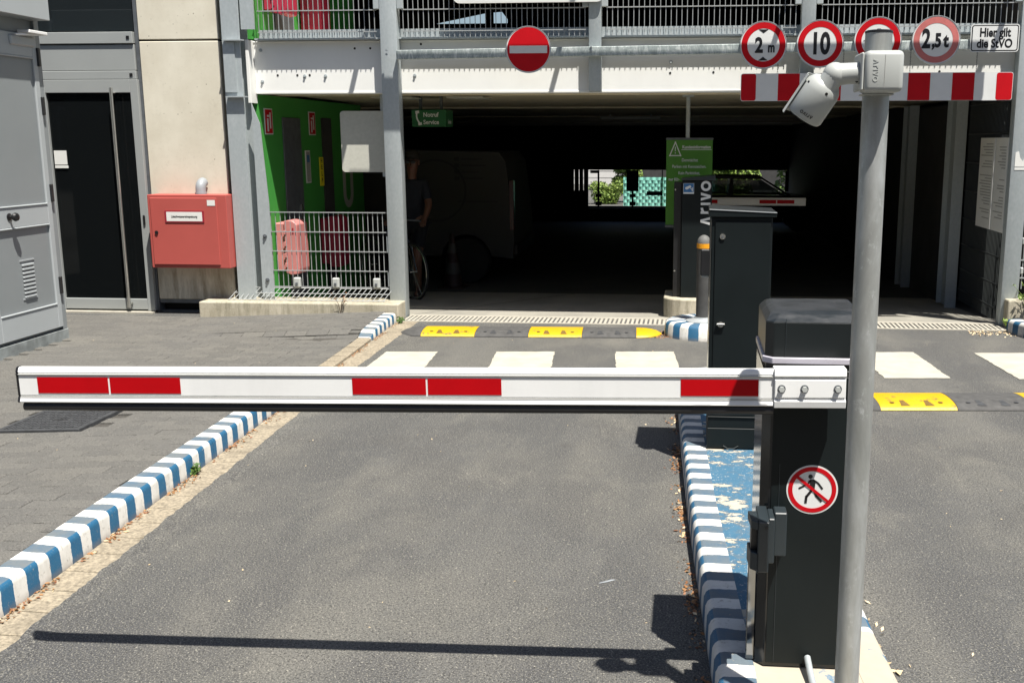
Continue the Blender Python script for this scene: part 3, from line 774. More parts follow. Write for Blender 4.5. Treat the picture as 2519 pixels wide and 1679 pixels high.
# door
dz = .02
df = B(); df.box(-6.52, -6.425, 10.06, 10.14, dz, 2.33, .003).box(-5.535, -5.455, 10.06, 10.14, dz, 2.33, .003).box(-6.424, -5.536, 10.06, 10.14, 2.205, 2.33, .003)
dr_ = obj('door_frame', df, 'door_grey', st)
b = B(); b.box(-6.424, -5.536, 10.065, 10.125, dz + .01, .14, .004); obj('kick_rail', b, 'door_grey', dr_)
b = B(); b.box(-6.424, -5.536, 10.09, 10.102, .141, 2.204); obj('pane', b, 'glass_dark', dr_)
b = B(); b.tube([(-5.70, 10.0, 2.25), (-5.70, 10.0, .06)], .017, 12).cyl((-5.70, 10.0, 2.2), (-5.70, 10.06, 2.2), .011).cyl((-5.70, 10.0, .1), (-5.70, 10.06, .1), .011); obj('bar_handle', b, 'steel_bright', dr_, True)
b = B(); b.box(-5.507, -5.483, 10.045, 10.059, .90, 1.0, .006); obj('lock', b, 'black_plastic', dr_)
b = B(); b.box(-6.405, -6.275, 10.08, 10.088, 1.50, 1.64).box(-6.405, -6.268, 10.079, 10.0875, 1.465, 1.492); obj('notice', b, 'paper', dr_)
b = B(); b.box(-6.6, -5.45, 9.98, 10.06, .0, .016); obj('threshold', b, 'grate_edge', st)
for z0, z1, y in ((2.335, 2.415, 10.07), (2.42, 2.665, 10.08), (2.675, 2.785, 10.06)):
    b = B(); b.box(-6.52, -5.47, y, 10.14, z0, z1, .004); tp = obj('transom_panel', b, 'door_grey', st)
    if z1 - z0 < .2:
        zc = (z0 + z1) / 2; b = B(); b.box(-5.53, -5.50, y - .006, y - .001, zc - .014, zc + .016); obj('sensor', b, 'black_plastic', tp)
b = B(); b.box(-6.6, -5.46, 10.13, 10.142, 2.80, 4.6); obj('window_pane', b, 'glass_sky', st)
for x in (-6.32, -5.9, -5.62):
    b = B(); b.box(x, x + .05, 10.2, 10.3, 2.8, 4.6); obj('mullion', b, 'dark_steel', st)
b = B(); b.box(-5.462, -5.428, 10.10, 10.3, 0, 5); obj('joint_profile', b, 'dark_steel', st)
# room behind the door
b = B(); b.box(-6.7, -5.45, 12.0, 12.1, 0, 5.2).box(-6.8, -6.7, 10.2, 12.1, 0, 5.2).box(-5.46, -5.44, 10.5, 12.1, 0, 5.2); obj('room_wall', b, 'garage_dark', st)
b = B(); b.tube([(-6.45, 11, .95), (-6.1, 11, .95), (-5.9, 11.5, .6)], .025, 8).tube([(-6.1, 11, .02), (-6.1, 11, .95)], .02, 8).tube([(-6.35, 11, .02), (-6.35, 11, .95)], .02, 8).tube([(-6.45, 11, .8), (-6.1, 11, .8)], .015, 8); obj('handrail', b, 'steel_bright', st, True)

# ---- red hydrant cabinet and vent elbow
rc = thing('hydrant_cabinet', 'red wall cabinet with white label mounted on the cream concrete', 'cabinet', (-4.9, 10.0, .49))
b = B(); b.box(-5.345, -4.535, 9.865, 10.098, .49, 1.215, .006, 2); obj('cabinet_body', b, 'red_box', rc)
b = B(); b.box(-5.315, -4.63, 9.853, 9.8645, .525, 1.185, .004); cd = obj('cabinet_door', b, 'red_box', rc)
b = B(); b.box(-5.165, -4.765, 9.846, 9.8525, .945, 1.06); lb = obj('label_frame', b, 'red_box_dark', cd)
b = B(); b.box(-5.148, -4.782, 9.8445, 9.8459, .957, 1.048); obj('label_plate', b, 'paper', lb)
text('Löschwassereinspeisung', -4.965, 9.843, 1.003, .030, cd, 'sign_black', .0004, .92)
b = B(); b.box(-4.725, -4.645, 9.850, 9.8525, 1.11, 1.165); obj('sticker', b, 'paper', cd)
b = B(); b.discy(-5.265, .845, .017, 9.842, 9.8525, 16); obj('lock', b, 'black_plastic', cd)
ve = thing('vent_elbow', 'grey plastic vent elbow on top of the red cabinet', 'pipe', (-4.86, 10.05, 1.216))
pts = [(-4.86, 10.02, 1.217), (-4.86, 10.02, 1.27)] + [(-4.86, 10.095 - .075 * math.cos(a), 1.27 + .06 * math.sin(a)) for a in (R(20), R(40), R(60), R(80))]
b = B(); b.tube(pts, .05, 20).cyl((-4.86, 10.02, 1.2165), (-4.86, 10.02, 1.232), .058, seg=20); obj('elbow', b, 'vent_grey', ve, True)

# ================================================================== GREY CABIN at the far left
cb = thing('metal_cabin', 'grey metal cabin with panelled door at the far left edge', 'cabin', (-6.2, 7.6, 0))
XF = -5.50
b = B(); b.box(-7.2, XF - .03, 6.2, 8.56, .10, 2.85); obj('cabin_wall', b, 'cabin_grey', cb)
b = B(); b.box(-7.2, XF + .005, 6.2, 8.615, -.02, .099, .004); obj('plinth', b, 'cabin_rust', cb)
b = B(); b.box(XF - .10, XF, 8.545, 8.61, .10, 2.85, .004); obj('corner_post', b, 'cabin_grey', cb)
b = B(); b.box(XF - .10, XF, 7.50, 7.56, .10, 2.85, .004); obj('corner_post', b, 'cabin_grey', cb)
b = B(); b.box(-7.3, -5.36, 6.0, 8.56, 2.72, 3.2, .004); obj('roof', b, 'cabin_light', cb)
cdoor = B(); y0, y1 = 7.66, 8.535
cdoor.box(XF - .012, XF + .012, y0, y0 + .06, .13, 2.60, .003).box(XF - .012, XF + .012, y1 - .06, y1, .13, 2.60, .003)
for z0, z1 in ((.13, .33), (1.04, 1.20), (2.42, 2.60)): cdoor.box(XF - .012, XF + .0115, y0 + .0605, y1 - .0605, z0, z1, .003)
cdo = obj('door', cdoor, 'cabin_light', cb)
for z0, z1 in ((.331, 1.039), (1.201, 2.419)):
    b = B(); b.box(XF - .012, XF - .002, y0 + .061, y1 - .061, z0, z1); dp = obj('door_panel', b, 'cabin_grey', cdo)
    for zz in (z0, z1 - .014):
        b = B(); b.box(XF - .001, XF + .018, y0 + .062, y1 - .062, zz, zz + .014, .004); obj('bead', b, 'cabin_light', cdo)
b = B()
for k in range(9): b.box(XF - .001, XF + .014, 8.06, 8.21, .45 + k * .033, .466 + k * .033, .003)
b.box(XF - .001, XF + .004, 8.04, 8.23, .435, .447).box(XF - .001, XF + .004, 8.04, 8.23, .755, .767); obj('louvre_vent', b, 'cabin_light', cdo)
b = B(); M = Matrix.Rotation(R(90), 4, 'Y'); b.lathe([(.03, 0), (.03, .006), (.012, .012), (.012, .03), (.028, .04), (.036, .055), (.03, .072), (.012, .08)], (XF + .012, 7.95, 1.13), 20, M); obj('knob', b, 'black_plastic', cdo, True)
for z in (.42, 1.22, 1.95, 2.35):
    b = B(); b.box(XF + .001, XF + .03, 8.525, 8.555, z, z + .15, .004); obj('hinge', b, 'black_plastic', cdo)
b = B(); b.box(XF + .01, XF + .12, 8.30, 8.54, 2.60, 2.625, .004).tube([(XF + .06, 8.2, 2.58), (XF + .10, 8.48, 2.6), (XF + .02, 8.55, 2.62)], .01, 6); obj('door_closer', b, 'white_paint', cb)
b = B(); b.box(XF - .01, XF + .03, 8.18, 8.50, 2.50, 2.58, .01); obj('closer_body', b, 'cabin_light', cb)

# ---- manhole cover
mh = thing('manhole_cover', 'dark cast iron manhole cover set in the grey pavers', 'manhole', (-3.78, 5.75, .05))
TILT = math.atan(.046)
Mm = Matrix.Translation((-3.78, 5.75, pz(-3.78, 5.75) + .004)) @ Matrix.Rotation(-TILT, 4, 'Y')
b = B(); hx, hy = .262, .235
for x0, x1, y0, y1 in ((-hx, hx, -hy, -hy + .03), (-hx, hx, hy - .03, hy), (-hx, -hx + .03, -hy + .03, hy - .03), (hx - .03, hx, -hy + .03, hy - .03)): b.box(x0, x1, y0, y1, -.03, .006, .002, 1, Mm)
obj('frame', b, 'iron', mh)
b = B(); b.box(-hx + .034, hx - .034, -hy + .034, hy - .034, -.03, .002, .002, 1, Mm); lid = obj('lid', b, 'iron', mh)
b = B()
for i in range(17):
    for j in range(9):
        x, y = -.205 + i * .0256, -.17 + j * .0425
        if abs(x) < .06 and abs(y) < .03: continue
        b.box(-.010, .010, -.017, .017, .0, .0055, 0, 1, Mm @ Matrix.Translation((x, y, .001)) @ Matrix.Rotation(R(35 if (i + j) % 2 else -35), 4, 'Z'))
o = obj('lid_studs', b, 'iron', lid); o['kind'] = 'stuff'
b = B(); b.box(-.05, .05, -.006, .006, .0021, .003, 0, 1, Mm).box(-.006, .006, -.02, .02, .0031, .004, 0, 1, Mm); obj('key_slot', b, 'dark_hole', lid)

# ================================================================== SPEED BUMPS
def bump(name, label, origin, ang, segs, cap_l, cap_r, W_=.42):
    t = thing(name, label, 'speed bump', (origin[0], origin[1], 0), 'rubber speed bumps')
    M = Matrix.Translation((origin[0], origin[1], 0)) @ Matrix.Rotation(R(ang), 4, 'Z')
    n = 12
    def prof(s): return [(W_ / 2 - s * W_ / 2 * math.cos(math.pi * k / n), .004 + .043 * s * math.sin(math.pi * k / n) ** .9) for k in range(n + 1)]
    u = 0.0
    def seg(u0, u1, mat, s0=1, s1=1, cap=0):
        b = B(); rg = []; N = 5 if cap else 1
        for q in range(N + 1):
            f = q / N; uu = u0 + (u1 - u0) * f
            s = 1 if not cap else (math.sqrt(max(.0, 1 - f * f)) if cap > 0 else math.sqrt(max(.0, 1 - (1 - f) ** 2)))
            s = max(s, .12); rg.append([b.bm.verts.new(M @ Vector((uu, v, z))) for v, z in prof(s)])
        for q in range(N):
            for k in range(n): b.bm.faces.new([rg[q][k], rg[q][k + 1], rg[q + 1][k + 1], rg[q + 1][k]])
            b.bm.faces.new([rg[q][0], rg[q + 1][0], rg[q + 1][n], rg[q][n]])
        b.bm.faces.new(rg[0]); b.bm.faces.new(rg[-1][::-1])
        o = obj('bump_segment', b, mat, t, True)
        if not cap:
            b = B()
            for x in (.09, .17, .33, .41):
                wedge = x in (.17, .33)
                uu = u0 + x * (u1 - u0) / .5
                if wedge: b.faces([M @ Vector(p) for p in ((uu - .030, .03, .0300), (uu + .030, .03, .0300), (uu + .004, .115, .0455), (uu - .022, .115, .0455))], [(0, 1, 2, 3)])
                else: b.lathe([(.016, 0), (.016, .004), (.008, .005)], M @ Vector((uu, .075, .0375)), 10)
            obj('anchor_slots', b, 'slot_ochre' if mat == 'bump_yellow' else 'iron', o)['kind'] = 'stuff'
    if cap_l: seg(0, cap_l[0], cap_l[1], cap=-1); u = cap_l[0]
    for L, mat in segs: seg(u + .002, u + L - .002, mat); u += L
    if cap_r: seg(u, u + cap_r[0], cap_r[1], cap=1)
    return t
Yl, Kk = 'bump_yellow', 'bump_black'
bump('speed_bump', 'worn black and yellow rubber speed bump in front of the drain grating', (-2.62, 8.985), 3.0, [(.49, Yl), (.485, Kk), (.485, Yl), (.49, Kk)], (.22, Kk), (.23, Yl))
bump('speed_bump', 'yellow and black rubber speed bump in the right lane beyond the pole', (.78, 6.652), 5.2, [(.5, Yl), (.5, Kk), (.5, Yl), (.5, Kk)], (.0, Kk), None) if False else \
bump('speed_bump', 'yellow and black rubber speed bump in the right lane beyond the pole', (1.02, 6.675), 5.2, [(.505, Yl), (.5, Kk), (.5, Yl), (.5, Kk)], (.25, Kk), None)

# ================================================================== FRONT BARRIER
bar = thing('boom_barrier', 'dark barrier cabinet with lowered white and red boom across the lane', 'barrier', (.38, 3.18, .12))
CY0, CY1, CX0, CX1 = 3.02, 3.36, .228, .525
b = B(); c = .026
b.poly([(CX0, CY0 + c), (CX0 + c, CY0), (CX1 - c, CY0), (CX1, CY0 + c), (CX1, CY1), (CX0, CY1)], 'z', .122, 1.068, .002); hs = obj('housing', b, 'anthracite_gloss', bar)
b = B(); b.box(CX0 + .032, CX1 - .03, CY0 - .0035, CY0 - .0005, .135, 1.05, .001); obj('front_door', b, 'anthracite', hs)
b = B(); b.box(CX0 + .055, CX0 + .0565, CY0 - .0055, CY0 - .0036, .14, .78); obj('door_seam', b, 'anthracite_mid', hs)
b = B(); b.poly([(CX0 + .008, CY0 + c + .006), (CX0 + c + .006, CY0 + .008), (CX1 - .008, CY0 + .008), (CX1 - .008, CY1 - .01), (CX0 + .008, CY1 - .01)], 'z', 1.0685, 1.0865); obj('neck', b, 'black_plastic', bar)
b = B(); b.poly([(CX0 - .004, CY0 + c - .003), (CX0 + c - .003, CY0 - .005), (CX1 + .004, CY0 - .005), (CX1 + .004, CY1), (CX0 - .004, CY1)], 'z', 1.087, 1.106, .002); obj('light_strip', b, 'light_strip', bar)
b = B(); t = bmesh.new()
q = [(CX0 + .003, CY0 + c), (CX0 + c, CY0 + .002), (CX1, CY0 + .002), (CX1, CY1), (CX0 + .003, CY1)]
q2 = [(CX0 + .036, CY0 + c + .07), (CX0 + c + .036, CY0 + .075), (CX1 - .02, CY0 + .075), (CX1 - .02, CY1 - .03), (CX0 + .036, CY1 - .03)]
lv = [(q, 1.1065), (q, 1.210), ([(x * .5 + x2 * .5, y * .5 + y2 * .5) for (x, y), (x2, y2) in zip(q, q2)], 1.229), (q2, 1.236)]
rg = [[t.verts.new((x, y, z)) for x, y in pts] for pts, z in lv]
for i in range(3):
    for k in range(5): t.faces.new([rg[i][k], rg[i][(k + 1) % 5], rg[i + 1][(k + 1) % 5], rg[i + 1][k]])
t.faces.new(rg[0][::-1]); t.faces.new(rg[-1]); bmesh.ops.recalc_face_normals(t, faces=t.faces)
bmesh.ops.bevel(t, geom=list(t.edges), offset=.0016, segments=2, affect='EDGES'); b.merge(t); obj('hood', b, 'hood_dusty', bar)
b = B(); b.box(CX0 + .06, CX0 + .0615, CY0 - .0005, CY0 + .0015, 1.108, 1.22); obj('hood_seam', b, 'anthracite_mid', bar)
# boom
YA = 0.0; PV = Vector((.25, 2.93, 1.0345)); ax_ = (PV - Vector((-2.006, 2.87, 1.009))).normalized(); az_ = Vector((0, 0, 1)); ay_ = az_.cross(ax_).normalized(); az_ = ax_.cross(ay_)
MA = Matrix.Translation(PV) @ Matrix((ax_, ay_, az_)).transposed().to_4x4()       # local x along boom (negative to the left), local z up
def armbox(x0, x1, y0, y1, z0, z1, bev=0): return B().box(x0, x1, y0, y1, z0, z1, bev, 1, MA)
LX = -2.256
prof = [(-.0, .030), (-.0, -.030), (.002, -.0345), (-.001, -.036), (-.0065, -.050), (-.003, -.0535), (.010, -.0540), (.020, -.0535), (.024, -.050), (.026, -.04), (.026, .04), (.024, .050), (.020, .0535), (.010, .0535), (.004, .0515), (-.001, .040), (.001, .035), (-.003, .0335)]
b = B(); b.poly([(YA + y, z) for y, z in prof], 'x', LX, .0, 0, MA); arm = obj('boom', b, 'white_paint', bar)
b = B(); b.poly([(YA + y * 1.02 + .0005, z * 1.01) for y, z in prof], 'x', LX - .008, LX - .0005, 0, MA); obj('end_cap', b, 'black_plastic', arm)
for zz in (.0335, -.0345):
    b = armbox(LX + .002, -.001, YA - .0040, YA - .0031, zz - .0014, zz + .0014); obj('groove', b, 'print_grey', arm)
for x0, x1 in ((-1.988, -1.760), (-1.754, -1.530), (-.994, -.770), (-.764, -.543), (-.016, .207)):
    x0, x1 = [(lambda v: (lambda u: v * (2.93 - .06 * (.25 - u) / 2.256) / 2.93)(v * .985 if v < 0 else v))(v) - .25 for v in (x0, x1)]
    b = armbox(x0, x1, YA - .0016, YA - .0004, -.0245, .0245); obj('red_reflector', b, 'reflector_red', arm)
b = B(); pts = [MA @ Vector((x, YA + .0125, -.0680)) for x in (LX + .004, -1.5, -.7, .0)]; b.tube(pts, .0138, 16); obj('rubber_edge', b, 'black_rubber', arm, True)
b = armbox(LX + .004, -.001, YA + .004, YA + .021, -.0560, -.0541); obj('edge_profile', b, 'black_plastic', arm)
# clamp
b = B(); pc = [(-.008, .0575), (-.012, .036), (-.004, .033), (-.004, -.033), (-.012, -.036), (-.008, -.0575), (.040, -.0575), (.040, .0575)]
b.poly([(YA + y, z) for y, z in pc], 'x', .001, .205, .0015, MA); cl = obj('boom_clamp', b, 'white_paint', bar)
b = armbox(.0025, .2035, YA - .010, YA - .0045, -.0265, .0265, .0015); obj('clamp_plate', b, 'white_paint', cl)
for x in (.022, .087, .181):
    ctr = MA @ Vector((x, 0, .0)); b = B(); b.discy(ctr.x, ctr.z, .0115, ctr.y - .0118, ctr.y - .0101, 20); bo = obj('washer', b, 'dark_steel', cl)
    b = B(); b.discy(ctr.x, ctr.z, .0083, ctr.y - .022, ctr.y - .0119, 6); obj('bolt', b, 'white_plastic', bo)
b = B(); b.box(.30, .42, 2.975, CY0 - .006, .99, 1.08); obj('drive_shaft', b, 'dark_steel', bar)
# no pedestrian disc
ns = thing('no_pedestrians_sign', 'round red and white no pedestrians sticker on the barrier cabinet', 'sign', (.382, 3.015, .63))
yy = CY0 - .0036
b = B(); b.discy(.382, .703, .0765, yy - .001, yy, 64); obj('sign_disc', b, 'sign_white', ns)
b = B(); b.ringy(.382, .703, .0585, .0715, yy - .002, yy - .0011, 64); obj('red_ring', b, 'sign_red', ns)
b = B(); cx, cz, s = .382, .703, .0765
def P(a, c): return (cx + a * s, cz + c * s)
b.discy(*P(-.08, .54), s * .085, yy - .002, yy - .0011, 20)
b.poly([P(-.10, .42), P(.05, .42), P(.12, .30), P(.09, -.04), P(-.06, -.06), P(-.1, .1)], 'y', yy - .002, yy - .0011)
for p, q_, wd in (((.04, .40), (.22, .28), .075), ((.22, .28), (.40, .04), .075), ((-.08, .38), (-.2, .2), .08), ((-.2, .22), (-.52, .04), .07), ((-.03, -.04), (-.22, -.3), .10), ((-.21, -.26), (-.24, -.56), .10), ((.08, -.04), (.18, -.28), .09), ((.16, -.24), (.38, -.48), .085)):
    b.stroke(P(*p), P(*q_), wd * s, yy - .002, yy - .0011)
obj('walking_figure', b, 'sign_black', ns)
b = B(); b.stroke(P(-.6, .52), P(.62, -.46), .115 * s, yy - .0032, yy - .0022); obj('red_bar', b, 'sign_red', ns)
# sensor reader on the corner
rd = thing('photocell_bracket', 'stepped grey photocell bracket on the lower corner of the barrier cabinet', 'sensor', (.245, 2.97, .5))
b = B(); b.box(.268, .305, 2.955, 3.0160, .512, .648, .003); b.box(.249, .2675, 2.925, 3.016, .500, .640, .003); obj('mount', b, 'anthracite_mid', rd)
b = B(); b.box(.2165, .2485, 2.885, 3.03, .488, .643, .003); obj('shield', b, 'anthracite_mid', rd)
b = B(); b.poly([(.2160, 2.886), (.196, 2.905), (.190, 2.98), (.2160, 2.98)], 'z', .617, .644, .002); obj('cowl', b, 'anthracite_mid', rd)
b = B(); b.poly([(.2160, 2.886), (.196, 2.905), (.190, 2.98), (.2160, 2.98)], 'z', .490, .545, .002); obj('cowl', b, 'anthracite_mid', rd)
b = B(); b.box(.198, .2158, 2.92, 2.975, .546, .616); obj('lens_block', b, 'black_plastic', rd)
b = B(); b.discy(.239, .626, .005, 2.883, 2.8848, 12); obj('screw', b, 'black_plastic', rd)
b = B(); b.box(.2005, .2275, 3.055, 3.075, .122, .475, .003); obj('side_plate', b, 'steel_mirror', hs)
# conduit stub
cs = thing('conduit_stub', 'short galvanised conduit stub on the island before the barrier cabinet', 'pipe', (.39, 2.95, .12))
b = B(); b.tube([(.388, 3.012, .160), (.390, 2.96, .148), (.395, 2.86, .130), (.405, 2.6, .126)], .0105, 12); obj('pipe', b, 'galvanised', cs, True)

# ================================================================== CAMERA POLE + CAMERA
PX, PY = .441, 2.6
cp = thing('camera_pole', 'tall galvanised pole standing on the island in front of the barrier', 'pole', (PX, PY, .12))
b = B(); b.cyl((PX, PY, .1195), (PX, PY, 1.982), .0315, seg=40); obj('pole_tube', b, 'galvanised_pole', cp, True)
b = B(); b.lathe([(.0325, 0), (.0325, .004), (.028, .006), (.008, .0065), (.004, .010)], (PX, PY, 1.9825), 32); obj('pole_cap', b, 'black_plastic', cp, True)
b = B(); b.lathe([(.075, 0), (.075, .01), (.04, .012), (.04, .03)], (PX, PY, .12), 32); obj('base_plate', b, 'galvanised', cp)
cc = thing('surveillance_camera', 'white bullet surveillance camera hanging from the pole top', 'camera', (.42, 2.56, 1.84))
b = B(); b.box(.3975, .4865, 2.505, 2.60, 1.842, 1.936, .012, 3); jb = obj('junction_box', b, 'white_plastic', cc, True)
b = B(); b.box(.3895, .397, 2.512, 2.62, 1.846, 1.932, .003); obj('back_cover', b, 'white_plastic', jb)
b = B(); b.box(.405, .477, 2.565, 2.63, 1.8375, 1.8418, .001); obj('pole_clamp', b, 'white_plastic', jb)
b = B(); b.box(.4425, .4431, 2.5042, 2.5049, 1.852, 1.926); obj('box_seam', b, 'print_grey', jb)
b = B(); b.tube([(.389, 2.545, 1.887), (.362, 2.545, 1.886), (.340, 2.545, 1.884)], [.0245, .0245, .026], 24)
obj('swivel_arm', b, 'white_plastic', cc, True)
b = B(); bmesh.ops.create_uvsphere(b.bm, u_segments=24, v_segments=14, radius=.0285, matrix=Matrix.Translation((.335, 2.545, 1.884))); obj('swivel_ball', b, 'white_plastic', cc, True)
A0 = Vector((.334, 2.543, 1.884)); AD = Vector((-.50, .26, -.80)).normalized()
b = B(); b.tube([A0 - AD * .005, A0 + AD * .028, A0 + AD * .040], [.0255, .0265, .0285], 24); obj('camera_neck', b, 'white_plastic', cc, True)
E0 = A0 + AD * .026 + Vector((-.005, .012, 0))
b = B(); b.tube([E0 + AD * s_ for s_ in (-.014, -.008, .004, .018, .084, .090)], [.022, .034, .0420, .0455, .0455, .0420], 40); cbd = obj('camera_body', b, 'white_plastic', cc, True)
b = B(); b.tube([E0 + AD * .0905, E0 + AD * .093], [.037, .037], 32); obj('lens_glass', b, 'anthracite_gloss', cbd)
# sun shield: partial shell along the upper-left side
side = Vector((-.62, .74, .40)); side = (side - AD * side.dot(AD)).normalized(); oth = AD.cross(side)
b = B(); n = 16; V = []; 
for s_ in (.0, .104):
    for rr in (.0485, .0500):
        for k in range(n + 1):
            a = R(-66 + 132 * k / n); V.append(E0 + AD * s_ + (side * math.cos(a) + oth * math.sin(a)) * rr)
m = n + 1; fs = []
for k in range(n): fs += [(k, k + 1, 2 * m + k + 1, 2 * m + k), (m + k, 3 * m + k, 3 * m + k + 1, m + k + 1), (k, m + k, m + k + 1, k + 1), (2 * m + k, 2 * m + k + 1, 3 * m + k + 1, 3 * m + k)]
fs += [(0, 2 * m, 3 * m, m), (n, m + n, 3 * m + n, 2 * m + n)]
b.faces(V, fs); obj('sun_shield', b, 'white_plastic', cbd, True)
for ang, s_ in ((-75, .012), (-150, .010), (70, .012)):
    a = R(ang); d = side * math.cos(a) + oth * math.sin(a); p = E0 + AD * s_ + d * .0425; b = B(); b.cyl(p, p + d * .002, .0035, seg=10); obj('screw', b, 'black_plastic', cbd)
for p in ((.352, 2.5285, 1.872), (.384, 2.5305, 1.868)):
    b = B(); b.cyl((p[0], p[1] + .004, p[2]), (p[0], p[1] - .001, p[2]), .0035, seg=10); obj('screw', b, 'black_plastic', cc)

# logo glyphs: A without bar, r, i stem, V, O in a local XZ plane (x along the word, z up)
def logo_bm(M, hgt, thick=.001, wd=.24):
    b = B(); w_ = wd * hgt; y0, y1 = 0.0, thick
    def st(p, q): 
        a = Vector((q[0] - p[0], q[1] - p[1])).normalized(); nx, nz = -a.y * w_ / 2, a.x * w_ / 2
        b.poly([(p[0] + nx, p[1] + nz), (q[0] + nx, q[1] + nz), (q[0] - nx, q[1] - nz), (p[0] - nx, p[1] - nz)], 'y', y0, y1, 0, M)
    h = hgt; x = 0
    hw = .42 * h
    b.poly([(x, 0), (x + hw - w_ * .55, h), (x + hw + w_ * .55, h), (x + 2 * hw, 0), (x + 2 * hw - w_ * 1.1, 0), (x + hw, h * .68), (x + w_ * 1.1, 0)], 'y', y0, y1, 0, M)
    x += 2 * hw + .32 * h
    b.poly([(x, 0), (x, h), (x + w_, h), (x + w_, 0)], 'y', y0, y1, 0, M)
    b.poly([(x + w_, h * .62), (x + w_, h * .9), (x + w_ + .22 * h, h), (x + w_ + .36 * h, h), (x + w_ + .36 * h, h * .74), (x + w_ + .2 * h, h * .74)], 'y', y0, y1, 0, M)
    x += w_ + .36 * h + .28 * h
    b.poly([(x, 0), (x, h), (x + w_, h), (x + w_, 0)], 'y', y0, y1, 0, M)
    x += w_ + .20 * h
    b.poly([(x, h), (x + w_ * 1.1, h), (x + hw, h * .32), (x + 2 * hw - w_ * 1.1, h), (x + 2 * hw, h), (x + hw + w_ * .55, 0), (x + hw - w_ * .55, 0)], 'y', y0, y1, 0, M)
    x += 2 * hw + .14 * h
    V = []; n = 32; r1, r0 = .52 * h, .52 * h - w_
    for k in range(n):
        a = 2 * math.pi * k / n
        for r in (r0, r1):
            for y in (y0, y1): V.append(M @ Vector((x + .52 * h + r * math.cos(a), y, h / 2 + r * math.sin(a))))
    fs = []
    for k in range(n):
        i = 4 * k; j = 4 * ((k + 1) % n); fs += [(i, j, j + 2, i + 2), (i + 1, i + 3, j + 3, j + 1), (i, i + 1, j + 1, j), (i + 2, j + 2, j + 3, i + 3)]
    b.faces(V, fs); return b, x + 1.04 * h
_, LEN = logo_bm(Matrix.Identity(4), 1.0); _.bm.free()
# on the box: reads top to bottom, embossed white
hh = .052 / LEN
ML = Matrix.Translation((.4160, 2.5040, 1.9155)) @ Matrix.Rotation(R(90), 4, 'Y')
b, _l = logo_bm(ML, hh, .0014, .16); obj('logo', b, 'white_plastic', jb)
# on the camera underside (dark)
d = (Vector((0, -1, -.25)) - AD * Vector((0, -1, -.25)).dot(AD)).normalized(); tx = AD.cross(d)
hb = .034 / LEN
cen = E0 + AD * .098 + d * .0412
vs_ = []
bl, _l = logo_bm(Matrix.Identity(4), hb, .0006, .2)
for v in bl.bm.verts:      # wrap round the cylinder, word along the circumference
    a = (v.co.x - .017) / .0459 + .15; z = v.co.z
    dirv = (d * math.cos(a) + tx * math.sin(a)); v.co = E0 + AD * (.070 + z) + dirv * (.0459 + (.0006 - v.co.y))
obj('logo', bl, 'sign_black', cbd)

# ================================================================== ACCESS TERMINAL
tm = thing('access_terminal', 'dark slim terminal cabinet with sloping roof on the island behind the boom', 'terminal', (.27, 5.55, .12))
TX0, TX1, TY0, TY1 = .114, .425, 5.35, 5.68
b = B(); b.box(TX0, TX1, TY0, TY1, .30, 1.352, .004); th = obj('housing', b, 'anthracite', tm)
b = B(); b.box(TX0 + .02, TX1 - .008, TY0 - .007, TY0 - .0005, .56, 1.330, .002); td = obj('door', b, 'anthracite', th)
b = B(); b.box(TX0 - .0025, TX0 - .0002, TY0 + .01, TY1 - .01, .31, 1.34); obj('side_panel', b, 'steel_bright', th)
b = B(); b.poly([(TX0 - .012, 1.3525), (TX0 - .012, 1.393), (TX1 + .018, 1.378), (TX1 + .018, 1.3525)], 'y', TY0 - .018, TY1 + .02, .002); tr = obj('roof', b, 'anthracite', tm)
b = B(); b.poly([(TX0 - .012, 1.3885), (TX0 - .012, 1.393), (TX1 + .018, 1.378), (TX1 + .018, 1.3735)], 'y', TY0 - .0215, TY0 - .0185); obj('roof_trim', b, 'sign_back', tr)
for z in (1.252, .795):
    b = B(); b.discy(.172, z, .0145, TY0 - .0145, TY0 - .0072, 24); lk = obj('lock', b, 'steel_bright', td)
    b = B(); b.discy(.172, z, .0055, TY0 - .0165, TY0 - .0147, 12); obj('keyhole', b, 'dark_steel', lk)
b = B(); b.box(.150, .194, TY0 - .026, TY0 - .0075, .792, .803, .003); obj('handle', b, 'steel_bright', td)
for z0, z1 in ((.29, .299), (.235, .2895), (.125, .2345)):
    b = B(); b.box(TX0 + (.003 if z0 in (.235,) else 0), TX1, TY0 + (.006 if z0 in (.235,) else .0), TY1, z0, z1, .002); obj('plinth', b, 'anthracite', tm)
b = B(); b.poly([(TY0 - .01, 1.186), (TY0 + .10, 1.178), (TY0 + .12, 1.04), (TY0 + .03, 1.035), (TY0 - .01, 1.05)], 'x', TX0 - .052, TX0 - .003, .006); obj('reader_hood', b, 'black_plastic', tm)
b = B(); b.tube([(.20, TY0 - .004, .140), (.225, TY0 - .010, .127), (.255, TY0 - .010, .127), (.28, TY0 - .004, .140)], .003, 6); obj('cable', b, 'wire_dark', tm, True)

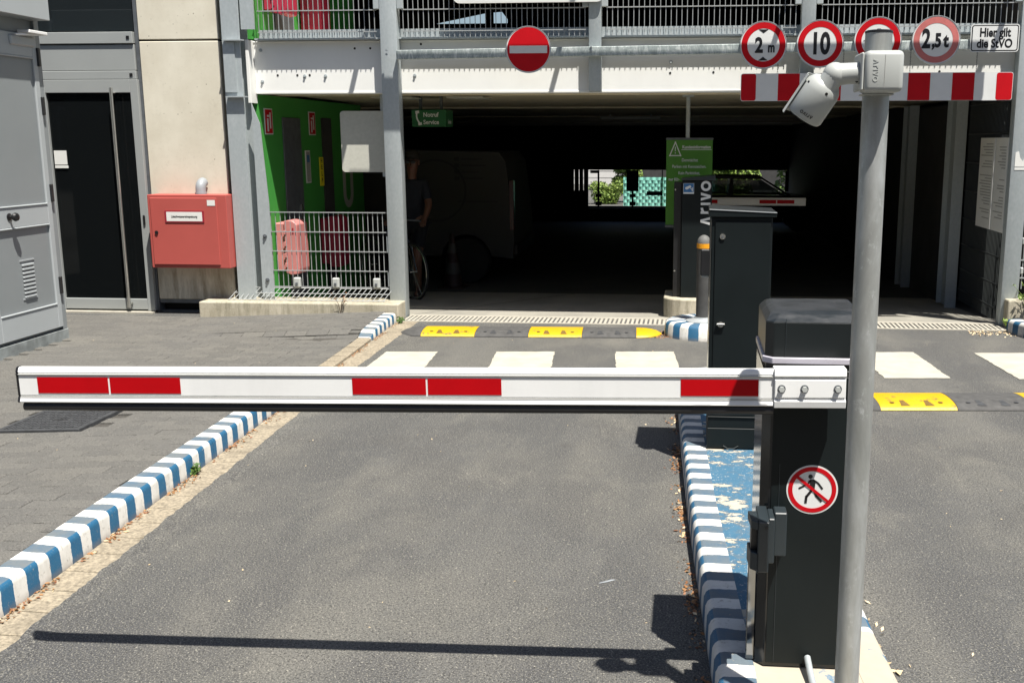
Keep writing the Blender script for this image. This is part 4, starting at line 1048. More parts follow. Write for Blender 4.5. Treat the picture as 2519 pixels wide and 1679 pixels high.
# ================================================================== BOLLARD, PILLAR AND ITS PLINTH
bo = thing('bollard', 'grey round-topped bollard with orange reflective band on small striped island', 'bollard', (.135, 9.28, .135))
BX, BY = .135, 9.28
b = B(); b.lathe([(.061, .0), (.061, .795 - .15)], (BX, BY, .15), 28); obj('bollard_tube', b, 'bollard_grey', bo, True)
b = B(); b.lathe([(.064, .795), (.064, .838)], (BX, BY, 0), 28); obj('reflective_band', b, 'orange_band', bo, True)
b = B(); b.lathe([(.062, .8385)] + [(.062 * math.cos(R(a)), .8385 + .075 * math.sin(R(a))) for a in (15, 30, 45, 60, 75, 88)], (BX, BY, 0), 28); obj('dome_cap', b, 'dome_grey', bo, True)
b = B(); b.lathe([(.15, .0), (.15, .008), (.11, .018), (.075, .03), (.075, .04)], (BX, BY, .1355), 32); obj('base_flange', b, 'sign_back', bo, True)
pp = thing('pillar_plinth', 'round-fronted grey concrete plinth at the foot of the dark pillar', 'plinth', (0, 10.4, 0))
b = B(); pts = [(.28, 10.9), (-.24, 10.9), (-.245, 10.42)] + [(.02 - .265 * math.cos(R(a)), 10.40 - .20 * math.sin(R(a))) for a in (10, 30, 50, 70, 90, 110, 130, 150, 170)] + [(.285, 10.42)]
b.poly(pts, 'z', -.06, .185, .008); obj('plinth_block', b, 'concrete_old', pp)
ap = thing('information_pillar', 'dark pillar with large white vertical logo and blue camera sticker', 'pillar', (.02, 10.5, .19))
AX0, AX1, AY0, AY1 = -.075, .22, 10.36, 10.72
b = B(); b.box(AX0, AX1, AY0, AY1, .186, 1.355, .004); ab = obj('housing', b, 'anthracite', ap)
b = B(); b.box(AX0 - .08, AX0 - .002, AY0 + .05, AY1, .19, 1.33, .004); obj('side_case', b, 'black_plastic', ap)
for z in (1.26, .45):
    b = B(); b.discy(AX0 - .065, z, .008, AY0 + .044, AY0 + .049, 12); obj('screw', b, 'steel_bright', ab)
b = B(); b.poly([(AX0 - .01, 1.3565), (AX0 - .01, 1.368), (AX1 + .03, 1.402), (AX1 + .03, 1.3565)], 'y', AY0 - .02, AY1 + .02, .002); obj('roof', b, 'anthracite_mid', ap)
hl = .098; sc_ = .432 / LEN
MLg = Matrix.Translation((.207, AY0 - .002, .915)) @ Matrix.Rotation(R(-90), 4, 'Y')
b, _l = logo_bm(MLg, sc_, .0015, .25); obj('logo', b, 'sign_white', ab)
b = B(); b.box(-.063, .042, AY0 - .0022, AY0 - .0005, 1.222, 1.325); sk = obj('camera_sticker', b, 'sign_white', ab)
b = B(); b.box(-.060, .039, AY0 - .0034, AY0 - .0023, 1.238, 1.322); obj('blue_field', b, 'blue_sticker', sk)
b = B(); yy = AY0 - .0035
b.poly([(-.045, 1.268), (-.045, 1.285), (.005, 1.306), (.016, 1.288), (-.028, 1.262)], 'y', yy - .001, yy).poly([(.004, 1.276), (.012, 1.281), (.026, 1.262), (.026, 1.252), (.02, 1.252), (.018, 1.262)], 'y', yy - .001, yy).box(.024, .032, yy - .001, yy, 1.245, 1.285); obj('camera_symbol', b, 'sign_white', sk)

# ---- green customer information banner
kb = thing('information_banner', 'green customer information banner hanging behind the dark pillar', 'banner', (0, 11.0, .86))
b = B(); b.box(-.25, .23, 11.0, 11.008, .865, 1.745); bp = obj('banner_sheet', b, 'banner_green', kb)
b = B(); b.box(-.255, .235, 10.992, 11.016, 1.746, 1.768, .002).box(-.255, .235, 10.992, 11.016, .838, .864, .002); obj('banner_rail', b, 'dark_steel', kb)
b = B(); b.cyl((-.03, 11.004, 1.768), (-.03, 11.004, 2.18), .022, seg=16); obj('hanger_tube', b, 'galvanised', kb, True)
b = B(); b.box(-.09, .03, 10.95, 11.06, 2.181, 2.2215); obj('hanger_plate', b, 'galvanised', kb)
yy = 10.9985
b = B(); tri = [(-.157, 1.722), (-.214, 1.585), (-.100, 1.585)]
for i in range(3): b.stroke(tri[i], tri[(i + 1) % 3], .010, yy, yy + .001)
for p in tri: b.discy(p[0], p[1], .0075, yy - .0002, yy + .001, 12)
b.box(-.161, -.153, yy - .0002, yy + .001, 1.63, 1.675).box(-.161, -.153, yy - .0002, yy + .001, 1.606, 1.617); obj('warning_symbol', b, 'sign_white', bp)
for s_, x, z, sz, bd in (('Kundeninformation', .063, 1.672, .047, .0012), ('Demnächst', -.005, 1.538, .046, .0004), ('Parken mit Kennzeichen.', -.01, 1.472, .044, .0004), ('Kein Parkticket,', -.01, 1.405, .044, .0006), ('nur Kfz-', -.165, 1.34, .044, .0006)):
    text(s_, x, yy, z, sz, bp, 'sign_white', bd, .80)
b = B(); b.box(-.093, .219, yy, yy + .001, 1.643, 1.648); obj('underline', b, 'sign_white', bp)

# ---- second barrier inside
b2 = thing('inner_barrier', 'second white and red boom inside the dark garage', 'barrier', (.2, 13.0, -.18))
b = B(); b.poly([(13.0 + y, 1.0 + z * .9) for y, z in prof], 'x', .02, 1.425); ba = obj('boom', b, 'white_paint', b2)
for x0, x1 in ((.0, .345), (.86, 1.065), (1.075, 1.285)):
    b = B(); b.box(max(x0, .03), x1, 12.9965, 12.9985, .978, 1.022); obj('red_reflector', b, 'reflector_red', ba)
b = B(); b.box(-.02, .28, 13.08, 13.4, -.18, 1.1, .01); obj('housing', b, 'anthracite', b2)

# ================================================================== SIGNS ON THE FACADE
rl = thing('sign_rail', 'galvanised rail carrying the round traffic signs across the facade', 'rail', (0, 10.0, 2.55))
Mr = Matrix.Translation((.06, 0, 2.567)) @ Matrix.Rotation(-math.atan2(.055, 5.7), 4, 'Y')
b = B(); b.box(-2.868, 2.86, 9.975, 10.048, -.043, .043, .004, 1, Mr); obj('rail', b, 'galvanised_bright', rl)
for x in (-2.9, -.94, 1.03):
    b = B(); b.discy(x, 2.585 + .0095 * (x + 2.8), .012, 9.965, 9.974, 6).discy(x, 2.545 + .0095 * (x + 2.8), .012, 9.965, 9.974, 6); obj('bolt', b, 'galvanised', rl)
YS = 9.955
def round_sign(name, label, x, z, red='sign_red', r=.21):
    t = thing(name, label, 'sign', (x, YS, z - r))
    b = B(); b.discy(x, z, r, YS, YS + .004, 64); pt = obj('sign_plate', b, 'sign_white', t)
    b = B(); b.ringy(x, z, r + .0002, r + .004, YS - .004, YS + .010, 64); obj('rim', b, 'sign_back', t)
    b = B(); b.ringy(x, z, r * .70, r * .955, YS - .0015, YS - .0004, 64); obj('red_ring', b, red, pt)
    b = B(); b.box(x - .03, x + .03, YS + .0045, 9.974, z - .09, z + .06); obj('bracket', b, 'galvanised', t)
    return pt
yy = YS - .0015
s1 = round_sign('height_limit_sign', 'round red-rimmed 2 m height limit sign above the striped board', .652, 2.60)
text('2', .612, yy, 2.592, .185, s1, 'sign_black', .007, .78); text('m', .725, yy, 2.575, .125, s1, 'sign_black', .005, .66)
b = B(); b.poly([(.607, 2.738), (.695, 2.738), (.651, 2.705)], 'y', yy - .0008, yy).poly([(.607, 2.462), (.695, 2.462), (.651, 2.495)], 'y', yy - .0008, yy); obj('arrows', b, 'sign_black', s1)
s2 = round_sign('speed_limit_sign', 'round red-rimmed speed limit sign reading 10', 1.166, 2.607)
text('10', 1.166, yy, 2.600, .265, s2, 'sign_black', .009, .68)
s3 = round_sign('trailer_ban_sign', 'round red-rimmed traffic sign half hidden behind the pole top', 1.683, 2.628)
b = B(); b.poly([(1.575, 2.612), (1.79, 2.612), (1.79, 2.668), (1.61, 2.668)], 'y', yy - .0008, yy).ringy(1.60, 2.59, .012, .024, yy - .0008, yy, 20).ringy(1.73, 2.59, .012, .024, yy - .0008, yy, 20).box(1.555, 1.60, yy - .0008, yy, 2.628, 2.634); obj('trailer_symbol', b, 'sign_black', s3)
s4 = round_sign('weight_limit_sign', 'round faded pink-rimmed weight limit sign reading 2,5t', 2.200, 2.632, 'sign_red_faded')
text('2', 2.112, yy, 2.635, .23, s4, 'sign_black', .008, .66); text(',5', 2.205, yy, 2.622, .165, s4, 'sign_black', .007, .70); text('t', 2.288, yy, 2.622, .165, s4, 'sign_black', .007, .75)
ne = thing('no_entry_sign', 'round red no entry sign with white bar left of centre on the rail', 'sign', (-1.532, YS, 2.37))
x, z, r = -1.532, 2.577, .21
b = B(); b.discy(x, z, r, YS, YS + .004, 64); pt = obj('sign_plate', b, 'sign_white', ne)
b = B(); b.ringy(x, z, r + .0002, r + .004, YS - .004, YS + .010, 64); obj('rim', b, 'sign_back', ne)
b = B(); b.discy(x, z, r * .955, YS - .0015, YS - .0004, 64); obj('red_field', b, 'sign_red', pt)
b = B(); b.box(x - .178, x + .178, YS - .0028, YS - .0016, z - .034, z + .034); obj('white_bar', b, 'sign_white', pt)
b = B(); b.box(x - .03, x + .03, YS + .0045, 9.974, z - .09, z + .06); obj('bracket', b, 'galvanised', ne)
sv = thing('text_sign', 'white rectangular sign with black two-line text at the right end of the rail', 'sign', (2.715, YS, 2.52))
b = B(); x0, x1, z0, z1 = 2.502, 2.928, 2.523, 2.765
def rrect(x0, x1, z0, z1, r, n=5):
    pts = []
    for cx, cz, a in ((x1 - r, z1 - r, 0), (x0 + r, z1 - r, 90), (x0 + r, z0 + r, 180), (x1 - r, z0 + r, 270)):
        for k in range(n + 1): pts.append((cx + r * math.cos(R(a + 90 * k / n)), cz + r * math.sin(R(a + 90 * k / n))))
    return pts
b.poly(rrect(x0, x1, z0, z1, .025), 'y', YS, YS + .004); sp = obj('sign_plate', b, 'sign_white', sv)
b = B(); b.poly(rrect(x0 + .008, x1 - .008, z0 + .008, z1 - .008, .02), 'y', YS - .001, YS - .0002); obj('border', b, 'sign_black', sp)
b = B(); b.poly(rrect(x0 + .017, x1 - .017, z0 + .017, z1 - .017, .014), 'y', YS - .002, YS - .0011); obj('white_field', b, 'sign_white', sp)
text('Hier gilt', 2.715, YS - .0028, 2.690, .106, sp, 'sign_black', .0032, .78); text('die StVO', 2.715, YS - .0028, 2.594, .106, sp, 'sign_black', .0032, .80)
b = B(); b.box(2.68, 2.74, YS + .0045, 9.974, 2.56, 2.68); obj('bracket', b, 'galvanised', sv)
# striped height board hung on chains
hb_ = thing('height_board', 'long red and white striped clearance board hanging on thin chains', 'board', (1.68, 9.96, 2.1))
b = B(); b.poly(rrect(.455, 2.905, 2.098, 2.347, .022), 'y', 9.965, 9.972); hp = obj('board_plate', b, 'sign_white', hb_)
edges = [.595, .797, .993, 1.19, 1.371, 1.57, 1.775, 1.974, 2.171, 2.368, 2.564, 2.759]
st_ = [(.459, .595), (.797, .993), (1.19, 1.371), (1.57, 1.775), (1.974, 2.171), (2.368, 2.564), (2.759, 2.901)]
for i, (a, c) in enumerate(st_):
    b = B()
    if i == 0: b.poly(rrect(a, c, 2.102, 2.343, .02), 'y', 9.9635, 9.9648)
    elif i == 6: b.poly(rrect(a, c, 2.102, 2.343, .02), 'y', 9.9635, 9.9648)
    else: b.box(a, c, 9.9635, 9.9648, 2.1005, 2.3445)
    obj('red_stripe', b, 'sign_red', hp)
for x in (.79, 1.385, 1.985, 2.575):
    b = B(); zz = 2.347; k = 0
    while zz < 2.545:
        M = Matrix.Translation((x, 9.972, zz + .009)) @ Matrix.Rotation(R(90 * (k % 2)), 4, 'Z')
        b.tube([M @ Vector((.0045 * math.cos(a), 0, .011 * math.sin(a))) for a in [2 * math.pi * q / 8 for q in range(8)]], .0014, 4, True); zz += .016; k += 1
    obj('chain', b, 'dark_steel', hb_)
# white sign whose lower edge peeks in at the top
ws = thing('overhead_sign', 'white sign panel whose lower edge shows at the top of the facade', 'sign', (-1.55, 9.98, 3.0))
b = B(); b.poly(rrect(-2.25, -.83, 3.005, 3.9, .06), 'y', 10.0, 10.02); wp = obj('sign_plate', b, 'sign_white', ws)
# blank board behind left post
bb = thing('blank_board', 'blank pale grey board with rounded corners behind the left post', 'sign', (-3.25, 10.36, 1.43))
b = B(); b.poly(rrect(-3.515, -2.93, 1.425, 2.03, .035), 'y', 10.36, 10.366); obj('board', b, 'board_grey', bb)
b = B(); b.box(-3.10, -3.06, 10.367, 10.40, 1.38, 2.19); obj('bracket', b, 'galvanised', bb)
# emergency call sign
em = thing('emergency_call_sign', 'green hanging sign with white phone symbol for emergency call service', 'sign', (-2.85, 11.5, 1.88))
k_ = 11.5 / 10.6; ex0, ex1 = -3.085, -2.70; ez0, ez1 = 1.892, 2.075
b = B(); b.box(ex0, ex1, 11.5, 11.85, ez0, ez1, .004); eb = obj('sign_box', b, 'green_sign', em)
for xh in (ex0 + .06, ex1 - .09):
    b = B(); b.box(xh, xh + .03, 11.6, 11.63, ez1, 2.2215); obj('hanger', b, 'dark_steel', em)
text('Notruf', -2.955, 11.4985, 2.018, .066, eb, 'sign_white', .0014, .92, 'LEFT'); text('Service', -2.955, 11.4985, 1.938, .066, eb, 'sign_white', .0014, .92, 'LEFT')
b = B(); arc = [(-3.005 + .14 * math.cos(R(a)), 1.99 + .09 * math.sin(R(a)) - .0) for a in range(130, 241, 10)]
arc = [(-3.025 - .018 * math.sin(math.pi * t), 2.045 - .125 * t) for t in [k / 10 for k in range(11)]]
arc = [(x + .035 * (t / 10.0), z) for t, (x, z) in enumerate(arc)]
for p, q_ in zip(arc, arc[1:]): b.stroke(p, q_, .016, 11.4975, 11.4985)
b.stroke((-3.042, 2.045), (-3.000, 2.052), .03, 11.497, 11.4984).stroke((-3.012, 1.918), (-2.972, 1.925), .03, 11.497, 11.4984); obj('phone_symbol', b, 'sign_white', eb)
text('Service', ex1 + .0012, 11.68, 1.945, .066, eb, 'sign_white', .001, .8, 'CENTER', Matrix.Rotation(R(90), 4, 'Z') @ FRONT)
# signs on the green wall
def wall_sign(name, label, y0, y1, z0, z1, mat, border=None):
    t = thing(name, label, 'sign', (-4.29, (y0 + y1) / 2, z0))
    b = B(); b.box(-4.298, -4.290, y0, y1, z0, z1); p = obj('sign_plate', b, border or mat, t)
    if border: b = B(); b.box(-4.2898, -4.2885, y0 + .012, y1 - .012, z0 + .012, z1 - .012); p2 = obj('field', b, mat, p)
    return p
XW = -4.2882
for lab, y0 in (('red fire equipment sign on the green wall nearest the column', 10.34), ('red fire equipment sign on the green wall beyond the door', 11.58)):
    p = wall_sign('fire_sign', lab, y0, y0 + .20, 1.80, 2.06, 'sign_red', 'sign_white')
    b = B(); b.box(XW, XW + .001, y0 + .05, y0 + .09, 1.83, 1.96).box(XW, XW + .001, y0 + .12, y0 + .15, 1.86, 2.02).box(XW, XW + .001, y0 + .055, y0 + .13, 1.975, 1.995); obj('symbol', b, 'sign_white', p)
p = wall_sign('help_sign', 'narrow yellow vertical sign reading HELP on the green wall', 11.86, 11.98, 1.22, 1.55, 'sign_yellow')
for i, ch in enumerate('HELP'): text(ch, -4.2895, 11.92, 1.508 - i * .075, .075, p, 'sign_black', .002, 1.0, 'CENTER', Matrix.Rotation(R(90), 4, 'Z') @ FRONT)
p = wall_sign('notice_case', 'narrow white notice case beside the yellow vertical sign', 11.42, 11.56, 1.27, 1.63, 'print_grey', 'paper')
b = B(); b.box(XW, XW + .001, 11.45, 11.53, 1.50, 1.58); obj('picture', b, 'blue_sticker', p)
# extinguisher boxes
def ext_box(label, y0, d, mat, z0=.36, z1=.93, lx=-4.29):
    t = thing('extinguisher_box', label, 'extinguisher box', (lx, y0, z0), 'wall-mounted extinguisher boxes')
    w_ = .30
    b = B(); b.box(lx, lx + .10, y0 + .02, y0 + w_ - .02, z0 + .04, z1 - .03, .01); obj('back_shell', b, mat, t)
    b = B(); b.poly([(lx + .102, z0 + .02), (lx + .102, z1 - .01), (lx + .15, z1), (lx + .20, z1 - .01), (lx + .24, z1 - .045), (lx + .245, z0 + .06), (lx + .235, z0 + .01), (lx + .16, z0)], 'y', y0, y0 + w_, .006); fr = obj('front_cover', b, mat, t)
    for zz in (z0 + .08, z0 + .18, z0 + .30, z0 + .42):
        b = B(); b.box(lx + .095, lx + .125, y0 - .008, y0 - .001, zz, zz + .045, .003); obj('latch', b, mat, fr)
    b = B(); b.box(lx + .19, lx + .205, y0 - .004, y0 - .001, z1 - .14, z1 - .08); obj('label', b, 'red_box_dark', fr)
ext_box('sun-bleached pink extinguisher box behind the wire fence near the column', 10.42, 0, 'plastic_pink')
ext_box('dark red extinguisher box deeper inside on the green wall', 11.75, 0, 'plastic_red', .28, .88)
ext_box('red extinguisher box nearest the column on the upper deck behind the mesh', 10.45, 0, 'plastic_red', 2.98, 3.5)
ext_box('dark crimson extinguisher box farther along the upper deck', 11.45, 0, 'plastic_red', 2.86, 3.5)
# notices on the right mesh
for i, (lab, y0, y1) in enumerate((('white notice board with small print nearest the right-hand post', 10.16, 10.57), ('white notice board with small print left of its twin on the mesh', 10.60, 11.11))):
    t = thing('notice_board', lab, 'notice board', (2.965, (y0 + y1) / 2, .88)); 
    b = B(); b.box(2.965, 2.973, y0, y1, .875, 1.765); p = obj('board', b, 'paper', t)
    rd_ = random.Random(i); b = B(); z = 1.70
    while z > .95:
        if rd_.random() < .78: b.box(2.9635, 2.9645, y0 + .05, y1 - .05 - rd_.random() * .2, z, z + .010)
        z -= .028
    obj('print_lines', b, 'print_grey', p)['kind'] = 'stuff'
# torn sticker on the right post
sk = thing('torn_sticker', 'torn white sticker on the right-hand post', 'sticker', (3.05, 10.045, 1.45))
b = B(); b.poly([(3.0, 1.50), (3.0, 1.63), (3.03, 1.64), (3.045, 1.58), (3.07, 1.55), (3.09, 1.60), (3.118, 1.60), (3.118, 1.50)], 'y', 10.0465, 10.0492).box(3.0, 3.118, 10.0465, 10.0492, 1.47, 1.492); obj('sticker_sheet', b, 'paper', sk)

# ================================================================== VAN, MAN, BICYCLE, CONE, CARS
FZ = gz(14.0)
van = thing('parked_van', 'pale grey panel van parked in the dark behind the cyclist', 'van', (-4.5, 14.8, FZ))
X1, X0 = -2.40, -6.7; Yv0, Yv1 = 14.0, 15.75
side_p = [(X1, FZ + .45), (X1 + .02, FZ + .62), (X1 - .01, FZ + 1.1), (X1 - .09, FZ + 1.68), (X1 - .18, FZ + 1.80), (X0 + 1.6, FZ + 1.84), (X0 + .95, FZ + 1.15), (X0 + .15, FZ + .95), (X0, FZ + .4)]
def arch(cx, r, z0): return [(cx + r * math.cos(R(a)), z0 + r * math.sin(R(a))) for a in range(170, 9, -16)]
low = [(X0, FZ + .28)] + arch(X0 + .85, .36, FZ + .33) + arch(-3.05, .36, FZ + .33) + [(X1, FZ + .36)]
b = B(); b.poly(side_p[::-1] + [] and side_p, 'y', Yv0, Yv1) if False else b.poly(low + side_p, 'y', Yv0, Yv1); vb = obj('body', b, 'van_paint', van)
for i, cx in enumerate((X0 + .85, -3.05)):
    for yv in (Yv0 + .02, Yv1 - .22):
        M = Matrix.Rotation(R(90), 4, 'X'); b = B(); b.lathe([(.2, -.1), (.30, -.1), (.32, -.06), (.32, .06), (.30, .1), (.2, .1)], (cx, yv + .1, FZ + .32), 28, M); wh = obj('wheel', b, 'tyre', van, True)
        b = B(); b.lathe([(.19, -.08), (.12, -.095), (.03, -.09)], (cx, yv + .1, FZ + .32), 20, M.inverted() @ Matrix.Identity(4)); obj('rim', b, 'dark_steel', wh, True)
b = B(); b.box(X1 - .04, X1 + .018, Yv0 - .004, Yv0 + .12, FZ + .75, FZ + 1.42, .004); obj('tail_lamp', b, 'tail_red', van)
b = B(); b.box(X1 - .06, X1 + .05, Yv0 + .1, Yv1 - .1, FZ + .40, FZ + .55, .01); obj('bumper', b, 'black_plastic', van)
b = B(); b.ringy(-3.45, FZ + 1.28, .395, .425, Yv0 - .003, Yv0 - .001, 48); obj('printed_ring', b, 'sign_black', vb)
b = B()
for k in range(4):
    z = FZ + 1.68 - k * .085; b.box(-3.19, -3.12, Yv0 - .003, Yv0 - .001, z, z + .05).box(-3.09, -2.80 + .06 * math.sin(k * 2.1), Yv0 - .003, Yv0 - .001, z + .012, z + .036)
b.box(-3.15, -2.6, Yv0 - .003, Yv0 - .001, FZ + 1.13, FZ + 1.145); obj('printed_lines', b, 'sign_black', vb)['kind'] = 'stuff'
# traffic cone
cz_ = gz(13.5)
cn = thing('traffic_cone', 'red and white traffic cone standing in front of the van wheel', 'cone', (-3.13, 13.5, cz_))
b = B(); b.box(-3.30, -2.96, 13.33, 13.67, cz_, cz_ + .03, .006).lathe([(.13, .03), (.105, .20)], (-3.13, 13.5, cz_), 20).lathe([(.082, .345), (.03, .72), (.02, .73)], (-3.13, 13.5, cz_), 20); obj('cone_body', b, 'cone_red', cn, True)
b = B(); b.lathe([(.107, .201), (.083, .344)], (-3.13, 13.5, cz_), 20); obj('white_band', b, 'cone_band', cn, True)
b = B(); b.lathe([(.069, .47), (.050, .60)], (-3.13, 13.5, cz_), 20); obj('white_band', b, 'cone_band', cn, True)

# bicycle, front wheel towards the camera
bz = gz(12.0)
bk = thing('bicycle', 'road bicycle with thin wheels ridden by the man beside the post', 'bicycle', (-3.35, 12.4, bz))
BC = Vector((-3.24, 11.92, bz)); bd = Vector((-.70, .71, 0)).normalized()    # from front hub to the rear
UP = Vector((0, 0, 1)); WR = .335
def bw_(t, z): return BC + bd * t + UP * z
for t_ in (0, 1.0):
    hub = bw_(t_, WR)
    b = B(); b.tube([hub + (bd * math.cos(a) + UP * math.sin(a)) * WR for a in [2 * math.pi * k / 40 for k in range(40)]], .014, 8, True); wh = obj('wheel', b, 'tyre', bk, True)
    b = B(); b.tube([hub + (bd * math.cos(a) + UP * math.sin(a)) * (WR - .022) for a in [2 * math.pi * k / 40 for k in range(40)]], .009, 6, True)
    for k in range(20):
        a = 2 * math.pi * k / 20; b.cyl(hub, hub + (bd * math.cos(a) + UP * math.sin(a)) * (WR - .02), .0014, seg=4)
    b.cyl(hub - bd.cross(UP) * .05, hub + bd.cross(UP) * .05, .012, seg=10); obj('rim', b, 'steel_bright', wh, True)
sd = bd.cross(UP)
b = B(); fk = bw_(.12, .72)
for s_ in (-1, 1): b.tube([bw_(0, WR) + sd * .045 * s_, bw_(.09, .60) + sd * .04 * s_, fk], .009, 6)
b.tube([fk, bw_(.15, .86)], .017, 8).tube([bw_(.14, .82), bw_(.62, .80)], .015, 8).tube([fk, bw_(.52, .28)], .017, 8).tube([bw_(.52, .28), bw_(.66, .86)], .014, 8)
for s_ in (-1, 1): b.tube([bw_(.52, .28) + sd * .03 * s_, bw_(1.0, WR) + sd * .06 * s_, bw_(.65, .78) + sd * .02 * s_], .008, 6)
obj('frame', b, 'car_dark', bk, True)
b = B(); b.tube([bw_(.10, .90) + sd * .21, bw_(.06, .93) + sd * .12, bw_(.10, .94), bw_(.06, .93) - sd * .12, bw_(.10, .90) - sd * .21], .012, 8); obj('handlebar', b, 'dark_steel', bk, True)
b = B(); b.poly([(-.14, -.07), (-.14, .07), (.02, .03), (.13, .015), (.13, -.015), (.02, -.03)], 'z', .87, .91, .008, Matrix.Translation(BC + bd * .66) @ Matrix.Rotation(math.atan2(-bd.y, -bd.x), 4, 'Z')); obj('saddle', b, 'black_rubber', bk)
b = B(); b.cyl(bw_(.52, .28) - sd * .07, bw_(.52, .28) + sd * .07, .02, seg=10); b.tube([bw_(.52, .28) + sd * .07, bw_(.62, .16) + sd * .08], .009, 6); b.box(-.04, .04, -.05, .05, -.01, .01, .003, 1, Matrix.Translation(bw_(.62, .16) + sd * .13)); b.tube([bw_(.52, .28) - sd * .07, bw_(.42, .40) - sd * .08], .009, 6); obj('crank', b, 'steel_bright', bk)

# man astride the bicycle (body grown with a Skin modifier)
mz = gz(12.3)
def skin_mesh(name, joints, edges, mat, parent, sub=2):
    me = bpy.data.meshes.new(name); names = list(joints); idx = {n: i for i, n in enumerate(names)}
    me.from_pydata([joints[n][0] for n in names], [(idx[a], idx[c]) for a, c in edges], [])
    o = bpy.data.objects.new(name, me); COL.objects.link(o)
    m = o.modifiers.new('skin', 'SKIN'); m.use_smooth_shade = True
    for i, n in enumerate(names):
        r = joints[n][1]; rr = r if isinstance(r, tuple) else (r, r)
        me.skin_vertices[0].data[i].radius = rr; me.skin_vertices[0].data[i].use_root = (i == 0)
    s = o.modifiers.new('sub', 'SUBSURF'); s.levels = sub; s.render_levels = sub
    dg = bpy.context.evaluated_depsgraph_get(); m2 = bpy.data.meshes.new_from_object(o.evaluated_get(dg))
    bpy.data.objects.remove(o); return link(name, m2, mat, parent, True)
man = thing('person', 'man in dark cap, sunglasses and navy clothes astride a bicycle beside the post', 'person', (-3.34, 12.35, mz))
O = Vector((-3.365, 12.40, mz)); 
def J(x, y, z, r): return (O + Vector((x, y, z)), r)
jt = {
 'pelvis': J(0, .05, .93, (.13, .10)), 'belly': J(.0, .02, 1.08, (.125, .095)), 'chest': J(.01, -.02, 1.27, (.145, .10)), 'neckb': J(.02, -.03, 1.41, (.06, .055)), 'neck': J(.03, -.05, 1.47, .052), 'head1': J(.04, -.07, 1.54, (.066, .075)), 'head2': J(.045, -.075, 1.63, (.076, .09)), 'head3': J(.045, -.07, 1.70, (.06, .07)),
 'shR': J(.17, -.02, 1.37, .058), 'elR': J(.24, -.10, 1.13, .044), 'foR': J(.235, -.19, 1.03, .038), 'wrR': J(.225, -.25, .965, .027), 'paR': J(.222, -.28, .935, (.036, .022)),
 'shL': J(-.16, -.02, 1.36, .058), 'elL': J(-.24, -.12, 1.12, .044), 'wrL': J(-.20, -.30, .97, .027), 'paL': J(-.195, -.335, .945, (.036, .022)),
 'hipR': J(.09, .05, .86, .095), 'knR': J(.09, -.14, .50, .058), 'caR': J(.075, -.09, .34, .054), 'anR': J(.06, -.03, .10, .036), 'heR': J(.06, -.02, .05, .036), 'toR': J(.07, -.18, .032, (.042, .03)),
 'hipL': J(-.10, .05, .86, .095), 'knL': J(-.17, -.05, .49, .058), 'caL': J(-.175, .01, .33, .054), 'anL': J(-.18, .06, .10, .036), 'heL': J(-.18, .07, .05, .036), 'toL': J(-.20, -.09, .032, (.042, .03))}
ed = [('pelvis', 'belly'), ('belly', 'chest'), ('chest', 'neckb'), ('neckb', 'neck'), ('neck', 'head1'), ('head1', 'head2'), ('head2', 'head3'), ('chest', 'shR'), ('shR', 'elR'), ('elR', 'foR'), ('foR', 'wrR'), ('wrR', 'paR'), ('chest', 'shL'), ('shL', 'elL'), ('elL', 'wrL'), ('wrL', 'paL'),
      ('pelvis', 'hipR'), ('hipR', 'knR'), ('knR', 'caR'), ('caR', 'anR'), ('anR', 'heR'), ('heR', 'toR'), ('pelvis', 'hipL'), ('hipL', 'knL'), ('knL', 'caL'), ('caL', 'anL'), ('anL', 'heL'), ('heL', 'toL')]
for s_, pa in (('R', jt['paR'][0]), ('L', jt['paL'][0])):
    for k, (dx, ln) in enumerate(((-.028, .062), (-.010, .072), (.010, .068), (.028, .054))):
        a = pa + Vector((dx, -.03, -.005)); c = a + Vector((0, -.6 * ln, -.45 * ln)); e_ = c + Vector((0, .15 * ln, -.4 * ln))
        jt[f'f{s_}{k}a'] = (a, .0095); jt[f'f{s_}{k}b'] = (c, .0085); jt[f'f{s_}{k}c'] = (e_, .0075); ed += [(f'pa{s_}', f'f{s_}{k}a'), (f'f{s_}{k}a', f'f{s_}{k}b'), (f'f{s_}{k}b', f'f{s_}{k}c')]
    sg = -1 if s_ == 'R' else 1
    a = pa + Vector((sg * .038, .0, -.005)); c = a + Vector((sg * .012, -.035, -.02)); jt[f't{s_}a'] = (a, .011); jt[f't{s_}b'] = (c, .009); ed += [(f'pa{s_}', f't{s_}a'), (f't{s_}a', f't{s_}b')]
body = skin_mesh('body', jt, ed, 'skin', man)
g = 1.26
sh = {k: (jt[k][0], tuple(x * g for x in jt[k][1]) if isinstance(jt[k][1], tuple) else jt[k][1] * g) for k in ('pelvis', 'belly', 'chest', 'neckb', 'shR', 'elR', 'shL', 'elL')}
sh['pelvis'] = (jt['pelvis'][0] + Vector((0, 0, -.05)), (.165, .13))
sh['elR'] = (jt['elR'][0].lerp(jt['shR'][0], .08), .056); sh['elL'] = (jt['elL'][0].lerp(jt['shL'][0], .08), .056)
shirt = skin_mesh('shirt', sh, [('pelvis', 'belly'), ('belly', 'chest'), ('chest', 'neckb'), ('chest', 'shR'), ('shR', 'elR'), ('chest', 'shL'), ('shL', 'elL')], 'navy_cloth_light', man)
so_ = {'pelvis': (jt['pelvis'][0], (.155, .125)), 'hipR': (jt['hipR'][0], .112), 'kR': (jt['hipR'][0].lerp(jt['knR'][0], .85), .082), 'hipL': (jt['hipL'][0], .112), 'kL': (jt['hipL'][0].lerp(jt['knL'][0], .85), .082)}
